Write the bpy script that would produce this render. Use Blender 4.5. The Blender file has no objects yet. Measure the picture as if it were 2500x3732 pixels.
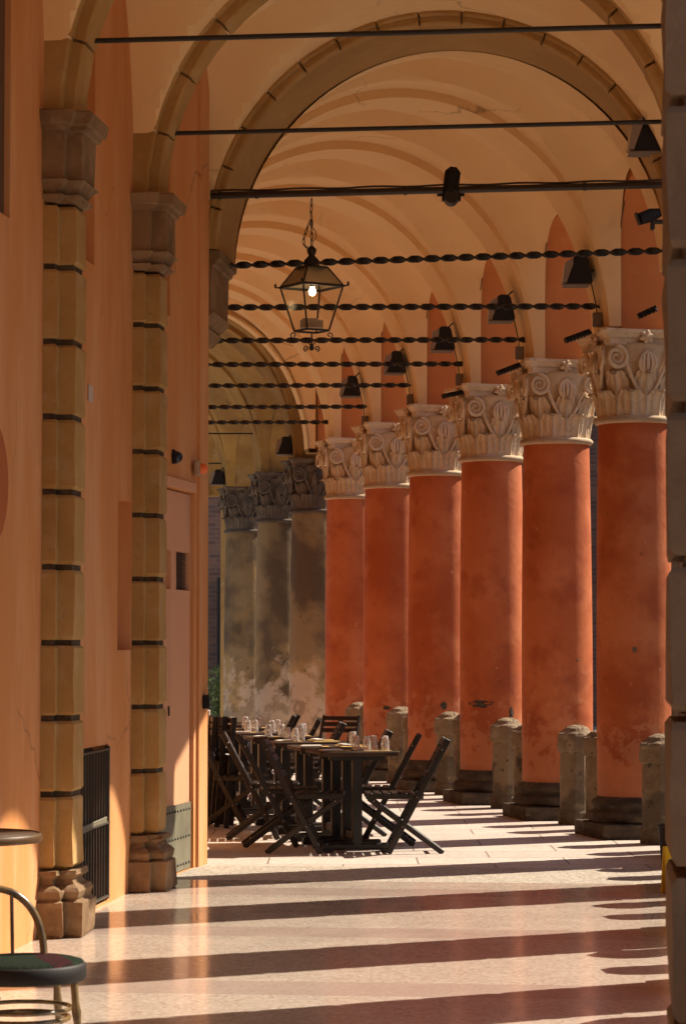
import bpy, bmesh, math, random
from mathutils import Vector, Matrix
R = math.radians
PI = math.pi
random.seed(7)
scene = bpy.context.scene
col = scene.collection

# ------------------------------------------------------------------ camera
cam_d = bpy.data.cameras.new('camera'); cam = bpy.data.objects.new('camera', cam_d); col.objects.link(cam)
cam.location = (0, 0, 1.6)
cam.rotation_euler = (R(90 + 2.88), 0, 0)
cam_d.sensor_fit = 'HORIZONTAL'; cam_d.sensor_width = 24.0; cam_d.lens = 91.8
cam_d.clip_start = 0.1; cam_d.clip_end = 500
cam_d.dof.use_dof = True; cam_d.dof.focus_distance = 22.0; cam_d.dof.aperture_fstop = 11
scene.camera = cam

# ------------------------------------------------------------------ light
SUN_AZ = R(62); SUN_EL = R(45)            # azimuth from +Y towards +X
world = bpy.data.worlds.new('World'); scene.world = world; world.use_nodes = True
wn = world.node_tree; bg = wn.nodes['Background']
sky = wn.nodes.new('ShaderNodeTexSky'); sky.sky_type = 'NISHITA'; sky.sun_disc = False
sky.sun_elevation = SUN_EL; sky.sun_rotation = SUN_AZ
wn.links.new(sky.outputs[0], bg.inputs[0]); bg.inputs[1].default_value = 0.10
sun_d = bpy.data.lights.new('sun', 'SUN'); sun = bpy.data.objects.new('sun', sun_d); col.objects.link(sun)
sun_d.energy = 5.0; sun_d.angle = R(0.55); sun_d.color = (1.0, 0.875, 0.70)
sdir = Vector((math.sin(SUN_AZ)*math.cos(SUN_EL), math.cos(SUN_AZ)*math.cos(SUN_EL), math.sin(SUN_EL)))
sun.rotation_euler = sdir.to_track_quat('Z', 'Y').to_euler()
sun.location = (20, 30, 30)
scene.view_settings.view_transform = 'Standard'; scene.view_settings.look = 'None'
scene.view_settings.gamma = 1.0; scene.view_settings.exposure = 0.86
scene.cycles.max_bounces = 12; scene.cycles.diffuse_bounces = 6; scene.cycles.glossy_bounces = 4
scene.cycles.sample_clamp_indirect = 6.0

# ------------------------------------------------------------------ materials
def new_mat(name):
    m = bpy.data.materials.new(name); m.use_nodes = True
    nt = m.node_tree; return m, nt, nt.nodes['Principled BSDF']
def coords(nt, scale=(1, 1, 1), rand=True):
    tc = nt.nodes.new('ShaderNodeTexCoord'); mp = nt.nodes.new('ShaderNodeMapping')
    mp.inputs['Scale'].default_value = scale
    nt.links.new(tc.outputs['Object'], mp.inputs['Vector'])
    if rand:
        oi = nt.nodes.new('ShaderNodeObjectInfo'); mu = nt.nodes.new('ShaderNodeMath'); mu.operation = 'MULTIPLY'
        mu.inputs[1].default_value = 37.0
        nt.links.new(oi.outputs['Random'], mu.inputs[0]); nt.links.new(mu.outputs[0], mp.inputs['Location'])
    return mp.outputs[0]
def noise(nt, vec, scale, detail=4, rough=0.55):
    n = nt.nodes.new('ShaderNodeTexNoise'); n.inputs['Scale'].default_value = scale
    n.inputs['Detail'].default_value = detail; n.inputs['Roughness'].default_value = rough
    nt.links.new(vec, n.inputs['Vector']); return n.outputs['Fac']
def ramp(nt, fac, lo, hi, a=0.0, b=1.0):
    r = nt.nodes.new('ShaderNodeMapRange'); r.inputs[1].default_value = lo; r.inputs[2].default_value = hi
    r.inputs[3].default_value = a; r.inputs[4].default_value = b
    nt.links.new(fac, r.inputs[0]); return r.outputs[0]
def mix(nt, fac, a, b):
    m = nt.nodes.new('ShaderNodeMix'); m.data_type = 'RGBA'
    if isinstance(fac, (int, float)): m.inputs[0].default_value = fac
    else: nt.links.new(fac, m.inputs[0])
    for v, i in ((a, 6), (b, 7)):
        if isinstance(v, tuple): m.inputs[i].default_value = (*v[:3], 1)
        else: nt.links.new(v, m.inputs[i])
    return m.outputs[2]
def bump(nt, bsdf, h, strength=0.3, dist=0.01):
    b = nt.nodes.new('ShaderNodeBump'); b.inputs['Strength'].default_value = strength; b.inputs['Distance'].default_value = dist
    nt.links.new(h, b.inputs['Height']); nt.links.new(b.outputs[0], bsdf.inputs['Normal'])
def cracks(nt, c, vec_scale=0.7, amount=0.45, width=0.006):
    tc = nt.nodes.new('ShaderNodeTexCoord'); n = nt.nodes.new('ShaderNodeTexNoise'); n.inputs['Scale'].default_value = 2.2; n.inputs['Detail'].default_value = 6
    nt.links.new(tc.outputs['Object'], n.inputs['Vector'])
    mx = nt.nodes.new('ShaderNodeMix'); mx.data_type = 'VECTOR'; mx.inputs[0].default_value = 0.32
    nt.links.new(tc.outputs['Object'], mx.inputs[4]); nt.links.new(n.outputs['Color'], mx.inputs[5])
    v = nt.nodes.new('ShaderNodeTexVoronoi'); v.feature = 'DISTANCE_TO_EDGE'; v.inputs['Scale'].default_value = vec_scale
    nt.links.new(mx.outputs[1], v.inputs['Vector'])
    f = ramp(nt, v.outputs['Distance'], 0.0, width, amount, 0.0)
    m2 = nt.nodes.new('ShaderNodeMath'); m2.operation = 'MULTIPLY'; nt.links.new(f, m2.inputs[0])
    nt.links.new(ramp(nt, noise(nt, tc.outputs['Object'], 0.9, 3), 0.48, 0.6), m2.inputs[1])
    return mix(nt, m2.outputs[0], c, (0.12, 0.06, 0.03))
def crevice_shade(nt, c, lo, hi, cl, amount):  # painted shade: concave creases get a darker colour through pointiness
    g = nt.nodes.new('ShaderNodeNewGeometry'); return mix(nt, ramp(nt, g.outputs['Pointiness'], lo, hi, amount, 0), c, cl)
def layered(name, base, layers, rough=0.85, bumps=(30, 0.35, 0.006), stretch=(1, 1, 1), spec=0.3, crack=None, hollow_shade=None):
    """layers: (scale, colour, lo, hi, amount)"""
    m, nt, b = new_mat(name)
    vec = coords(nt, stretch); c = base
    for sc, cl, lo, hi, am in layers:
        c = mix(nt, ramp(nt, noise(nt, vec, sc, 5), lo, hi, 0, am), c, cl)
    if crack: c = cracks(nt, c, *crack)
    if hollow_shade: c = crevice_shade(nt, c, *hollow_shade)
    if isinstance(c, tuple): b.inputs['Base Color'].default_value = (*c, 1)
    else: nt.links.new(c, b.inputs['Base Color'])
    b.inputs['Roughness'].default_value = rough; b.inputs['Specular IOR Level'].default_value = spec
    if bumps: bump(nt, b, noise(nt, coords(nt), bumps[0], 6, 0.65), bumps[1], bumps[2])
    return m
def simple(name, c, rough=0.5, metal=0.0, bumps=None, spec=0.5):
    m, nt, b = new_mat(name); b.inputs['Base Color'].default_value = (*c, 1)
    b.inputs['Roughness'].default_value = rough; b.inputs['Metallic'].default_value = metal
    b.inputs['Specular IOR Level'].default_value = spec
    if bumps: bump(nt, b, noise(nt, coords(nt), bumps[0], 4), bumps[1], bumps[2])
    return m
M = {}
M['plaster'] = layered('orange_plaster', (0.63, 0.265, 0.09), [(0.55, (0.56, 0.24, 0.075), 0.35, 0.7, 0.8), (1.7, (0.46, 0.20, 0.08), 0.52, 0.72, 0.45), (14, (0.72, 0.42, 0.24), 0.6, 0.75, 0.35), (2.6, (0.72, 0.41, 0.22), 0.42, 0.70, 0.6), (7, (0.46, 0.20, 0.08), 0.56, 0.8, 0.35)], 0.8, (22, 0.4, 0.008), (1, 1, 0.25), crack=(0.6, 0.5, 0.006))
M['door_plaster'] = layered('pink_plaster', (0.66, 0.345, 0.19), [(1.2, (0.64, 0.33, 0.20), 0.4, 0.7, 0.7), (3.0, (0.42, 0.20, 0.15), 0.55, 0.8, 0.55)], 0.75, (50, 0.2, 0.003), (1, 1, 0.25))
M['plaster_dark'] = layered('rust_plaster', (0.42, 0.13, 0.04), [(1.0, (0.36, 0.10, 0.03), 0.4, 0.7, 0.7)], 0.85, (50, 0.2, 0.003))
M['vault'] = layered('cream_plaster', (0.86, 0.62, 0.33), [(0.6, (0.78, 0.52, 0.25), 0.35, 0.7, 0.75), (2.6, (0.86, 0.64, 0.38), 0.4, 0.8, 0.5), (4.0, (0.60, 0.38, 0.18), 0.62, 0.85, 0.5), (1.3, (0.66, 0.42, 0.20), 0.55, 0.75, 0.4)], 0.9, (9, 0.5, 0.012), crack=(0.55, 0.45, 0.006))
M['spandrel'] = layered('spandrel_orange', (0.60, 0.23, 0.075), [(0.9, (0.52, 0.17, 0.05), 0.35, 0.7, 0.8), (4.0, (0.66, 0.28, 0.10), 0.5, 0.8, 0.5)], 0.85, (30, 0.3, 0.005))
M['column'] = layered('red_stucco', (0.52, 0.145, 0.050), [(0.8, (0.36, 0.075, 0.018), 0.40, 0.60, 0.9), (1.9, (0.60, 0.20, 0.08), 0.50, 0.66, 0.7), (3.2, (0.30, 0.06, 0.02), 0.54, 0.70, 0.55), (9.0, (0.33, 0.08, 0.03), 0.58, 0.8, 0.4), (24.0, (0.62, 0.26, 0.13), 0.70, 0.80, 0.5)], 0.7, (14, 0.35, 0.008))
def wear_mat(name, base, layers, low, rough, bumps, chips):
    m, nt, b = new_mat(name); vec = coords(nt); c = base
    for sc, cl, lo, hi, am in layers: c = mix(nt, ramp(nt, noise(nt, vec, sc, 5), lo, hi, 0, am), c, cl)
    tc = nt.nodes.new('ShaderNodeTexCoord'); sx = nt.nodes.new('ShaderNodeSeparateXYZ'); nt.links.new(tc.outputs['Object'], sx.inputs[0])
    for cl, z0, z1, sc, am, sharp in low:       # weathering that grows towards the foot
        h = ramp(nt, sx.outputs[2], z0, z1, 0.30, -0.22)
        a = nt.nodes.new('ShaderNodeMath'); a.operation = 'ADD'; nt.links.new(noise(nt, vec, sc, 7, 0.6), a.inputs[0]); nt.links.new(h, a.inputs[1])
        c = mix(nt, ramp(nt, a.outputs[0], 0.56, 0.56+sharp, 0, am), c, cl)
    for sc, cl, th, am in chips: c = mix(nt, ramp(nt, noise(nt, vec, sc, 3), th, th+0.012, 0, am), c, cl)
    nt.links.new(c, b.inputs['Base Color']); b.inputs['Roughness'].default_value = rough; b.inputs['Specular IOR Level'].default_value = 0.3
    bump(nt, b, noise(nt, coords(nt), bumps[0], 6, 0.65), bumps[1], bumps[2])
    return m
M['bollard'] = wear_mat('bollard_stone', (0.25, 0.18, 0.11), [(3.0, (0.17, 0.12, 0.075), 0.42, 0.60, 0.8), (8.0, (0.38, 0.30, 0.20), 0.52, 0.7, 0.6)],
    [((0.045, 0.033, 0.025), -.1, 1.0, 4.0, 0.85, 0.10), ((0.26, 0.20, 0.13), 0.1, .9, 11.0, 0.25, 0.04)], 0.88, (14, 0.9, 0.03), [(16, (0.05, 0.036, 0.025), 0.66, 0.7)])
M['column'] = wear_mat('red_stucco', (0.53, 0.15, 0.052), [(0.8, (0.38, 0.078, 0.018), 0.40, 0.60, 0.85), (1.9, (0.60, 0.20, 0.08), 0.50, 0.66, 0.6), (3.2, (0.32, 0.065, 0.02), 0.54, 0.68, 0.5), (9.0, (0.35, 0.085, 0.03), 0.56, 0.74, 0.4)],
    [((0.26, 0.055, 0.02), 0.3, 2.2, 2.2, 0.6, 0.16), ((0.60, 0.26, 0.13), 0.3, 1.5, 7.0, 0.35, 0.05)], 0.72, (14, 0.45, 0.010), [(15, (0.62, 0.30, 0.18), 0.725, 0.7), (11, (0.20, 0.06, 0.03), 0.735, 0.7)])
M['grey_column'] = wear_mat('weathered_stucco', (0.27, 0.175, 0.085), [(0.9, (0.10, 0.063, 0.035), 0.42, 0.56, 0.9), (1.6, (0.40, 0.24, 0.08), 0.52, 0.70, 0.6), (7.0, (0.14, 0.10, 0.06), 0.56, 0.72, 0.5)],
    [((0.44, 0.28, 0.12), 0.4, 2.6, 1.5, 0.8, 0.12), ((0.58, 0.42, 0.30), 0.2, 2.3, 2.6, 0.7, 0.07), ((0.20, 0.13, 0.075), 0.0, 1.6, 6.0, 0.6, 0.08)], 0.85, (9, 0.7, 0.02), [(11, (0.09, 0.06, 0.04), 0.70, 0.7)])
M['grey_vault'] = layered('stained_vault', (0.42, 0.25, 0.075), [(1.0, (0.22, 0.12, 0.04), 0.40, 0.62, 0.8), (2.2, (0.36, 0.25, 0.12), 0.52, 0.7, 0.6), (6.0, (0.11, 0.07, 0.03), 0.58, 0.75, 0.6)], 0.9, (9, 0.6, 0.015))
M['stone'] = layered('sandstone', (0.47, 0.29, 0.105), [(1.6, (0.36, 0.205, 0.065), 0.35, 0.65, 0.85), (6.0, (0.50, 0.36, 0.19), 0.5, 0.75, 0.6), (22.0, (0.24, 0.16, 0.075), 0.58, 0.78, 0.5)], 0.85, (26, 0.5, 0.01))
M['soffit'] = layered('ochre_soffit', (0.42, 0.26, 0.10), [(1.4, (0.34, 0.20, 0.07), 0.35, 0.65, 0.8), (6, (0.48, 0.32, 0.14), 0.5, 0.8, 0.4)], 0.9, (14, 0.4, 0.008))
M['joint'] = layered('dark_joint', (0.10, 0.07, 0.042), [(12, (0.045, 0.03, 0.018), 0.4, 0.6, 0.8)], 0.95, (30, 0.8, 0.01))
M['impost_stone'] = layered('dark_sandstone', (0.27, 0.17, 0.09), [(3, (0.15, 0.09, 0.045), 0.4, 0.65, 0.85), (10, (0.38, 0.27, 0.17), 0.5, 0.75, 0.6)], 0.85, (24, 0.8, 0.015))
M['pier_stone'] = layered('grey_brown_stone', (0.17, 0.11, 0.068), [(1.6, (0.12, 0.078, 0.048), 0.4, 0.65, 0.8), (7.0, (0.22, 0.15, 0.095), 0.5, 0.75, 0.5), (24, (0.08, 0.085, 0.06), 0.62, 0.8, 0.5)], 0.85, (24, 0.6, 0.012))
M['base_stone'] = layered('dark_base_stone', (0.10, 0.070, 0.048), [(5.0, (0.045, 0.032, 0.025), 0.4, 0.65, 0.85), (11.0, (0.24, 0.18, 0.12), 0.58, 0.74, 0.7)], 0.85, (16, 1.0, 0.03), (1, 1, 2.2))
M['capital'] = layered('capital_stone', (0.68, 0.52, 0.35), [(6.0, (0.54, 0.38, 0.22), 0.4, 0.7, 0.8), (20, (0.30, 0.19, 0.12), 0.55, 0.8, 0.5)], 0.8, (40, 0.5, 0.006), hollow_shade=(0.40, 0.50, (0.17, 0.10, 0.05), 0.7))  # carved hollows darkened in the colour to stand for shade
M['grey_capital'] = layered('grey_capital_stone', (0.17, 0.125, 0.09), [(6.0, (0.08, 0.06, 0.045), 0.4, 0.65, 0.8), (16, (0.27, 0.20, 0.15), 0.55, 0.8, 0.5)], 0.85, (34, 0.8, 0.01), hollow_shade=(0.40, 0.50, (0.035, 0.025, 0.018), 0.8))  # same crevice shade painted into the colour
M['iron'] = simple('black_iron', (0.018, 0.013, 0.010), 0.55, 0.0, (60, 0.4, 0.003))
M['pipe'] = simple('dark_pipe', (0.035, 0.024, 0.018), 0.35, 0.3)
M['black'] = simple('black_plastic', (0.012, 0.010, 0.010), 0.6, 0.0, None, 0.3)
M['bar_steel'] = simple('bar_steel', (0.10, 0.085, 0.07), 0.4, 0.4)
M['lens'] = simple('lamp_glass_grey', (0.28, 0.22, 0.18), 0.2)
M['greybox'] = simple('grey_plastic', (0.16, 0.12, 0.09), 0.6)
M['cable'] = simple('cable', (0.05, 0.03, 0.02), 0.6)
M['wood'] = layered('dark_wood', (0.010, 0.006, 0.0045), [(14, (0.020, 0.011, 0.008), 0.45, 0.7, 0.8)], 0.38, (60, 0.3, 0.002), (1, 1, 0.3), 0.5)
M['wood_red'] = layered('brown_slats', (0.035, 0.017, 0.012), [(14, (0.03, 0.014, 0.009), 0.45, 0.7, 0.8)], 0.45, (60, 0.3, 0.002), (1, 1, 0.3), 0.5)
M['table_top'] = layered('tabletop_wood', (0.060, 0.030, 0.014), [(9, (0.03, 0.015, 0.008), 0.4, 0.7, 0.8)], 0.5, None, (1, 6, 1), 0.3)
M['rim_wood'] = layered('lacquered_rim', (0.10, 0.05, 0.018), [(12, (0.05, 0.025, 0.010), 0.45, 0.7, 0.8)], 0.45, None)
M['placemat'] = simple('yellow_paper', (0.62, 0.40, 0.12), 0.7)
M['napkin'] = simple('white_paper', (0.80, 0.74, 0.66), 0.8)
M['screw'] = simple('steel', (0.5, 0.45, 0.4), 0.3, 1.0)
M['metal_plate'] = layered('grey_green_plate', (0.20, 0.185, 0.13), [(6, (0.13, 0.12, 0.085), 0.4, 0.7, 0.8), (20, (0.30, 0.27, 0.2), 0.6, 0.8, 0.4)], 0.45, (30, 0.3, 0.003))
M['red_cloth'] = simple('red_cloth', (0.20, 0.012, 0.010), 0.8)
M['orange_plastic'] = simple('orange_plastic', (0.85, 0.16, 0.02), 0.3)
M['beige_plastic'] = simple('beige_plastic', (0.36, 0.25, 0.16), 0.5)
M['paper'] = simple('pale_notice', (0.52, 0.44, 0.40), 0.7)
M['blue_black'] = simple('blue_black_glass', (0.01, 0.012, 0.03), 0.15)
M['yellow'] = simple('yellow_plastic', (0.80, 0.52, 0.01), 0.4)
M['white'] = simple('white_card', (0.78, 0.70, 0.64), 0.6)
M['brass'] = layered('bamboo_lacquer', (0.20, 0.13, 0.05), [(16, (0.05, 0.035, 0.02), 0.42, 0.62, 0.85)], 0.22, None, (1, 1, 0.6), 0.8)
M['painted_cable'] = simple('painted_cable', (0.16, 0.08, 0.035), 0.7)
M['leaf'] = layered('green_leaf', (0.035, 0.075, 0.015), [(4, (0.09, 0.16, 0.025), 0.4, 0.7, 0.8)], 0.5, None)
M['dark'] = simple('dark_opening', (0.012, 0.009, 0.008), 0.7)
M['stem_shade_brown'] = simple('brown_stem_and_shade', (0.10, 0.055, 0.03), 0.6)
M['roof_mass'] = simple('upper_plaster', (0.5, 0.25, 0.12), 0.9)

def mat_glass(name, tint=(1, 1, 1), rough=0.02, mixf=0.12):
    m = bpy.data.materials.new(name); m.use_nodes = True; nt = m.node_tree; nt.nodes.clear()
    o = nt.nodes.new('ShaderNodeOutputMaterial'); mx = nt.nodes.new('ShaderNodeMixShader')
    t = nt.nodes.new('ShaderNodeBsdfTransparent'); g = nt.nodes.new('ShaderNodeBsdfGlossy')
    t.inputs[0].default_value = (*tint, 1); g.inputs['Roughness'].default_value = rough
    mx.inputs[0].default_value = mixf
    nt.links.new(t.outputs[0], mx.inputs[1]); nt.links.new(g.outputs[0], mx.inputs[2]); nt.links.new(mx.outputs[0], o.inputs[0])
    return m
M['pane'] = mat_glass('lantern_glass', (0.98, 0.97, 0.95), 0.2, 0.008)
m, nt, b = new_mat('tumbler_glass'); b.inputs['Transmission Weight'].default_value = 0.86; b.inputs['Roughness'].default_value = 0.03
b.inputs['IOR'].default_value = 1.45; b.inputs['Base Color'].default_value = (1, .98, .96, 1); M['tumbler'] = m
m, nt, b = new_mat('frosted_roof_pane'); b.inputs['Base Color'].default_value = (0.42, 0.33, 0.18, 1); b.inputs['Roughness'].default_value = 0.5
b.inputs['Transmission Weight'].default_value = 0.6; M['frost'] = m
m, nt, b = new_mat('bulb_glow'); b.inputs['Emission Color'].default_value = (1.0, 0.72, 0.38, 1); b.inputs['Emission Strength'].default_value = 14.0; M['bulb'] = m

def floor_mat(name, base, chips, polish, bands=None, slabs=None):
    m, nt, b = new_mat(name); vec = coords(nt, rand=False)
    c = mix(nt, ramp(nt, noise(nt, vec, 1.1, 4), 0.35, 0.7, 0, 0.6), base, tuple(x*0.86 for x in base))
    v = nt.nodes.new('ShaderNodeTexVoronoi'); v.inputs['Scale'].default_value = 55; nt.links.new(vec, v.inputs['Vector'])
    sep = nt.nodes.new('ShaderNodeSeparateColor'); nt.links.new(v.outputs['Color'], sep.inputs[0])
    c = mix(nt, ramp(nt, sep.outputs[0], 0.55, 0.9, 0, 0.75), c, chips[0])
    c = mix(nt, ramp(nt, sep.outputs[1], 0.62, 0.95, 0, 0.7), c, chips[1])
    sx = nt.nodes.new('ShaderNodeSeparateXYZ'); nt.links.new(vec, sx.inputs[0])
    if bands:   # paving bands across the walk: darker stripes every `period`
        period, off, wdt, bc = bands
        a = nt.nodes.new('ShaderNodeMath'); a.operation = 'MULTIPLY_ADD'; a.inputs[1].default_value = 0.107
        nt.links.new(sx.outputs[0], a.inputs[0]); nt.links.new(sx.outputs[1], a.inputs[2])
        d = nt.nodes.new('ShaderNodeMath'); d.operation = 'SUBTRACT'; nt.links.new(a.outputs[0], d.inputs[0]); d.inputs[1].default_value = off
        e = nt.nodes.new('ShaderNodeMath'); e.operation = 'MODULO'; nt.links.new(d.outputs[0], e.inputs[0]); e.inputs[1].default_value = period
        f = nt.nodes.new('ShaderNodeMath'); f.operation = 'LESS_THAN'; nt.links.new(e.outputs[0], f.inputs[0]); f.inputs[1].default_value = wdt
        g = nt.nodes.new('ShaderNodeMath'); g.operation = 'MULTIPLY'; nt.links.new(f.outputs[0], g.inputs[0]); g.inputs[1].default_value = 0.62
        c = mix(nt, g.outputs[0], c, bc)
    if slabs:
        br = nt.nodes.new('ShaderNodeTexBrick'); br.inputs['Scale'].default_value = 1.0
        br.inputs['Brick Width'].default_value = slabs[0]; br.inputs['Row Height'].default_value = slabs[1]; br.inputs['Mortar Size'].default_value = 0.008
        br.inputs['Color1'].default_value = (1, 1, 1, 1); br.inputs['Color2'].default_value = (0.86, 0.84, 0.83, 1); br.inputs['Mortar'].default_value = (0.45, 0.4, 0.38, 1)
        nt.links.new(vec, br.inputs['Vector'])
        mm = nt.nodes.new('ShaderNodeMix'); mm.data_type = 'RGBA'; mm.blend_type = 'MULTIPLY'; mm.inputs[0].default_value = 1
        nt.links.new(c, mm.inputs[6]); nt.links.new(br.outputs['Color'], mm.inputs[7]); c = mm.outputs[2]
    nt.links.new(c, b.inputs['Base Color'])
    nt.links.new(ramp(nt, noise(nt, vec, 3.0, 5), 0.3, 0.75, polish[0], polish[1]), b.inputs['Roughness'])
    b.inputs['Specular IOR Level'].default_value = polish[2]
    if len(polish) > 3: bump(nt, b, noise(nt, vec, polish[3], 6, .7), polish[4], polish[5])
    return m
M['terrazzo'] = floor_mat('polished_terrazzo', (0.57, 0.48, 0.405), ((0.68, 0.59, 0.51), (0.40, 0.30, 0.24)), (0.10, 0.20, 0.55), (2.38, 0.12, 0.48, (0.42, 0.31, 0.27)))
M['slab_floor'] = floor_mat('pink_slabs', (0.56, 0.49, 0.435), ((0.64, 0.58, 0.52), (0.42, 0.34, 0.29)), (0.5, 0.7, 0.3, 30, 0.5, 0.006), None, (1.1, 0.6))
M['threshold'] = floor_mat('worn_threshold', (0.40, 0.35, 0.29), ((0.56, 0.50, 0.42), (0.22, 0.19, 0.16)), (0.6, 0.8, 0.3, 7, 1.0, 0.03))
M['street'] = floor_mat('street_stone', (0.50, 0.44, 0.36), ((0.5, 0.45, 0.38), (0.3, 0.27, 0.23)), (0.8, 0.9, 0.2), None, (0.7, 0.35))

def brick_mat():
    m, nt, b = new_mat('old_brick')
    tc = nt.nodes.new('ShaderNodeTexCoord'); sx = nt.nodes.new('ShaderNodeSeparateXYZ'); nt.links.new(tc.outputs['Object'], sx.inputs[0])
    ad = nt.nodes.new('ShaderNodeMath'); ad.operation = 'ADD'; nt.links.new(sx.outputs[0], ad.inputs[0]); nt.links.new(sx.outputs[1], ad.inputs[1])
    cx = nt.nodes.new('ShaderNodeCombineXYZ'); nt.links.new(ad.outputs[0], cx.inputs[0]); nt.links.new(sx.outputs[2], cx.inputs[1])
    br = nt.nodes.new('ShaderNodeTexBrick'); br.inputs['Scale'].default_value = 1
    br.inputs['Brick Width'].default_value = 0.30; br.inputs['Row Height'].default_value = 0.095; br.inputs['Mortar Size'].default_value = 0.012
    br.inputs['Color1'].default_value = (0.26, 0.12, 0.075, 1); br.inputs['Color2'].default_value = (0.15, 0.07, 0.05, 1); br.inputs['Mortar'].default_value = (0.22, 0.15, 0.11, 1)
    nt.links.new(cx.outputs[0], br.inputs['Vector'])
    c = mix(nt, ramp(nt, noise(nt, tc.outputs['Object'], 0.5, 5), 0.42, 0.66, 0, 0.6), br.outputs['Color'], (0.05, 0.03, 0.022))
    nt.links.new(c, b.inputs['Base Color']); b.inputs['Roughness'].default_value = 0.9
    bump(nt, b, br.outputs['Fac'], -0.5, 0.01)
    return m
M['brick'] = brick_mat()

def woven_mat():
    m, nt, b = new_mat('woven_seat')
    ch = nt.nodes.new('ShaderNodeTexChecker'); ch.inputs['Scale'].default_value = 70
    ch.inputs['Color1'].default_value = (0.006, 0.013, 0.010, 1); ch.inputs['Color2'].default_value = (0.016, 0.024, 0.012, 1)
    v = coords(nt, rand=False); nt.links.new(v, ch.inputs['Vector'])
    sx = nt.nodes.new('ShaderNodeSeparateXYZ'); nt.links.new(v, sx.inputs[0])
    f = ramp(nt, sx.outputs[0], 0.06, 0.065, 0, 1)
    f2 = nt.nodes.new('ShaderNodeMath'); f2.operation = 'LESS_THAN'; nt.links.new(sx.outputs[0], f2.inputs[0]); f2.inputs[1].default_value = 0.15
    f3 = nt.nodes.new('ShaderNodeMath'); f3.operation = 'MULTIPLY'; nt.links.new(f, f3.inputs[0]); nt.links.new(f2.outputs[0], f3.inputs[1])
    ch2 = nt.nodes.new('ShaderNodeTexChecker'); ch2.inputs['Scale'].default_value = 70
    ch2.inputs['Color1'].default_value = (0.05, 0.007, 0.012, 1); ch2.inputs['Color2'].default_value = (0.008, 0.008, 0.006, 1); nt.links.new(v, ch2.inputs['Vector'])
    nt.links.new(mix(nt, f3.outputs[0], ch.outputs[0], ch2.outputs[0]), b.inputs['Base Color']); b.inputs['Roughness'].default_value = 0.9; b.inputs['Specular IOR Level'].default_value = 0.1
    bump(nt, b, ch.outputs['Fac'], 0.6, 0.004)
    return m
M['woven'] = woven_mat()

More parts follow.
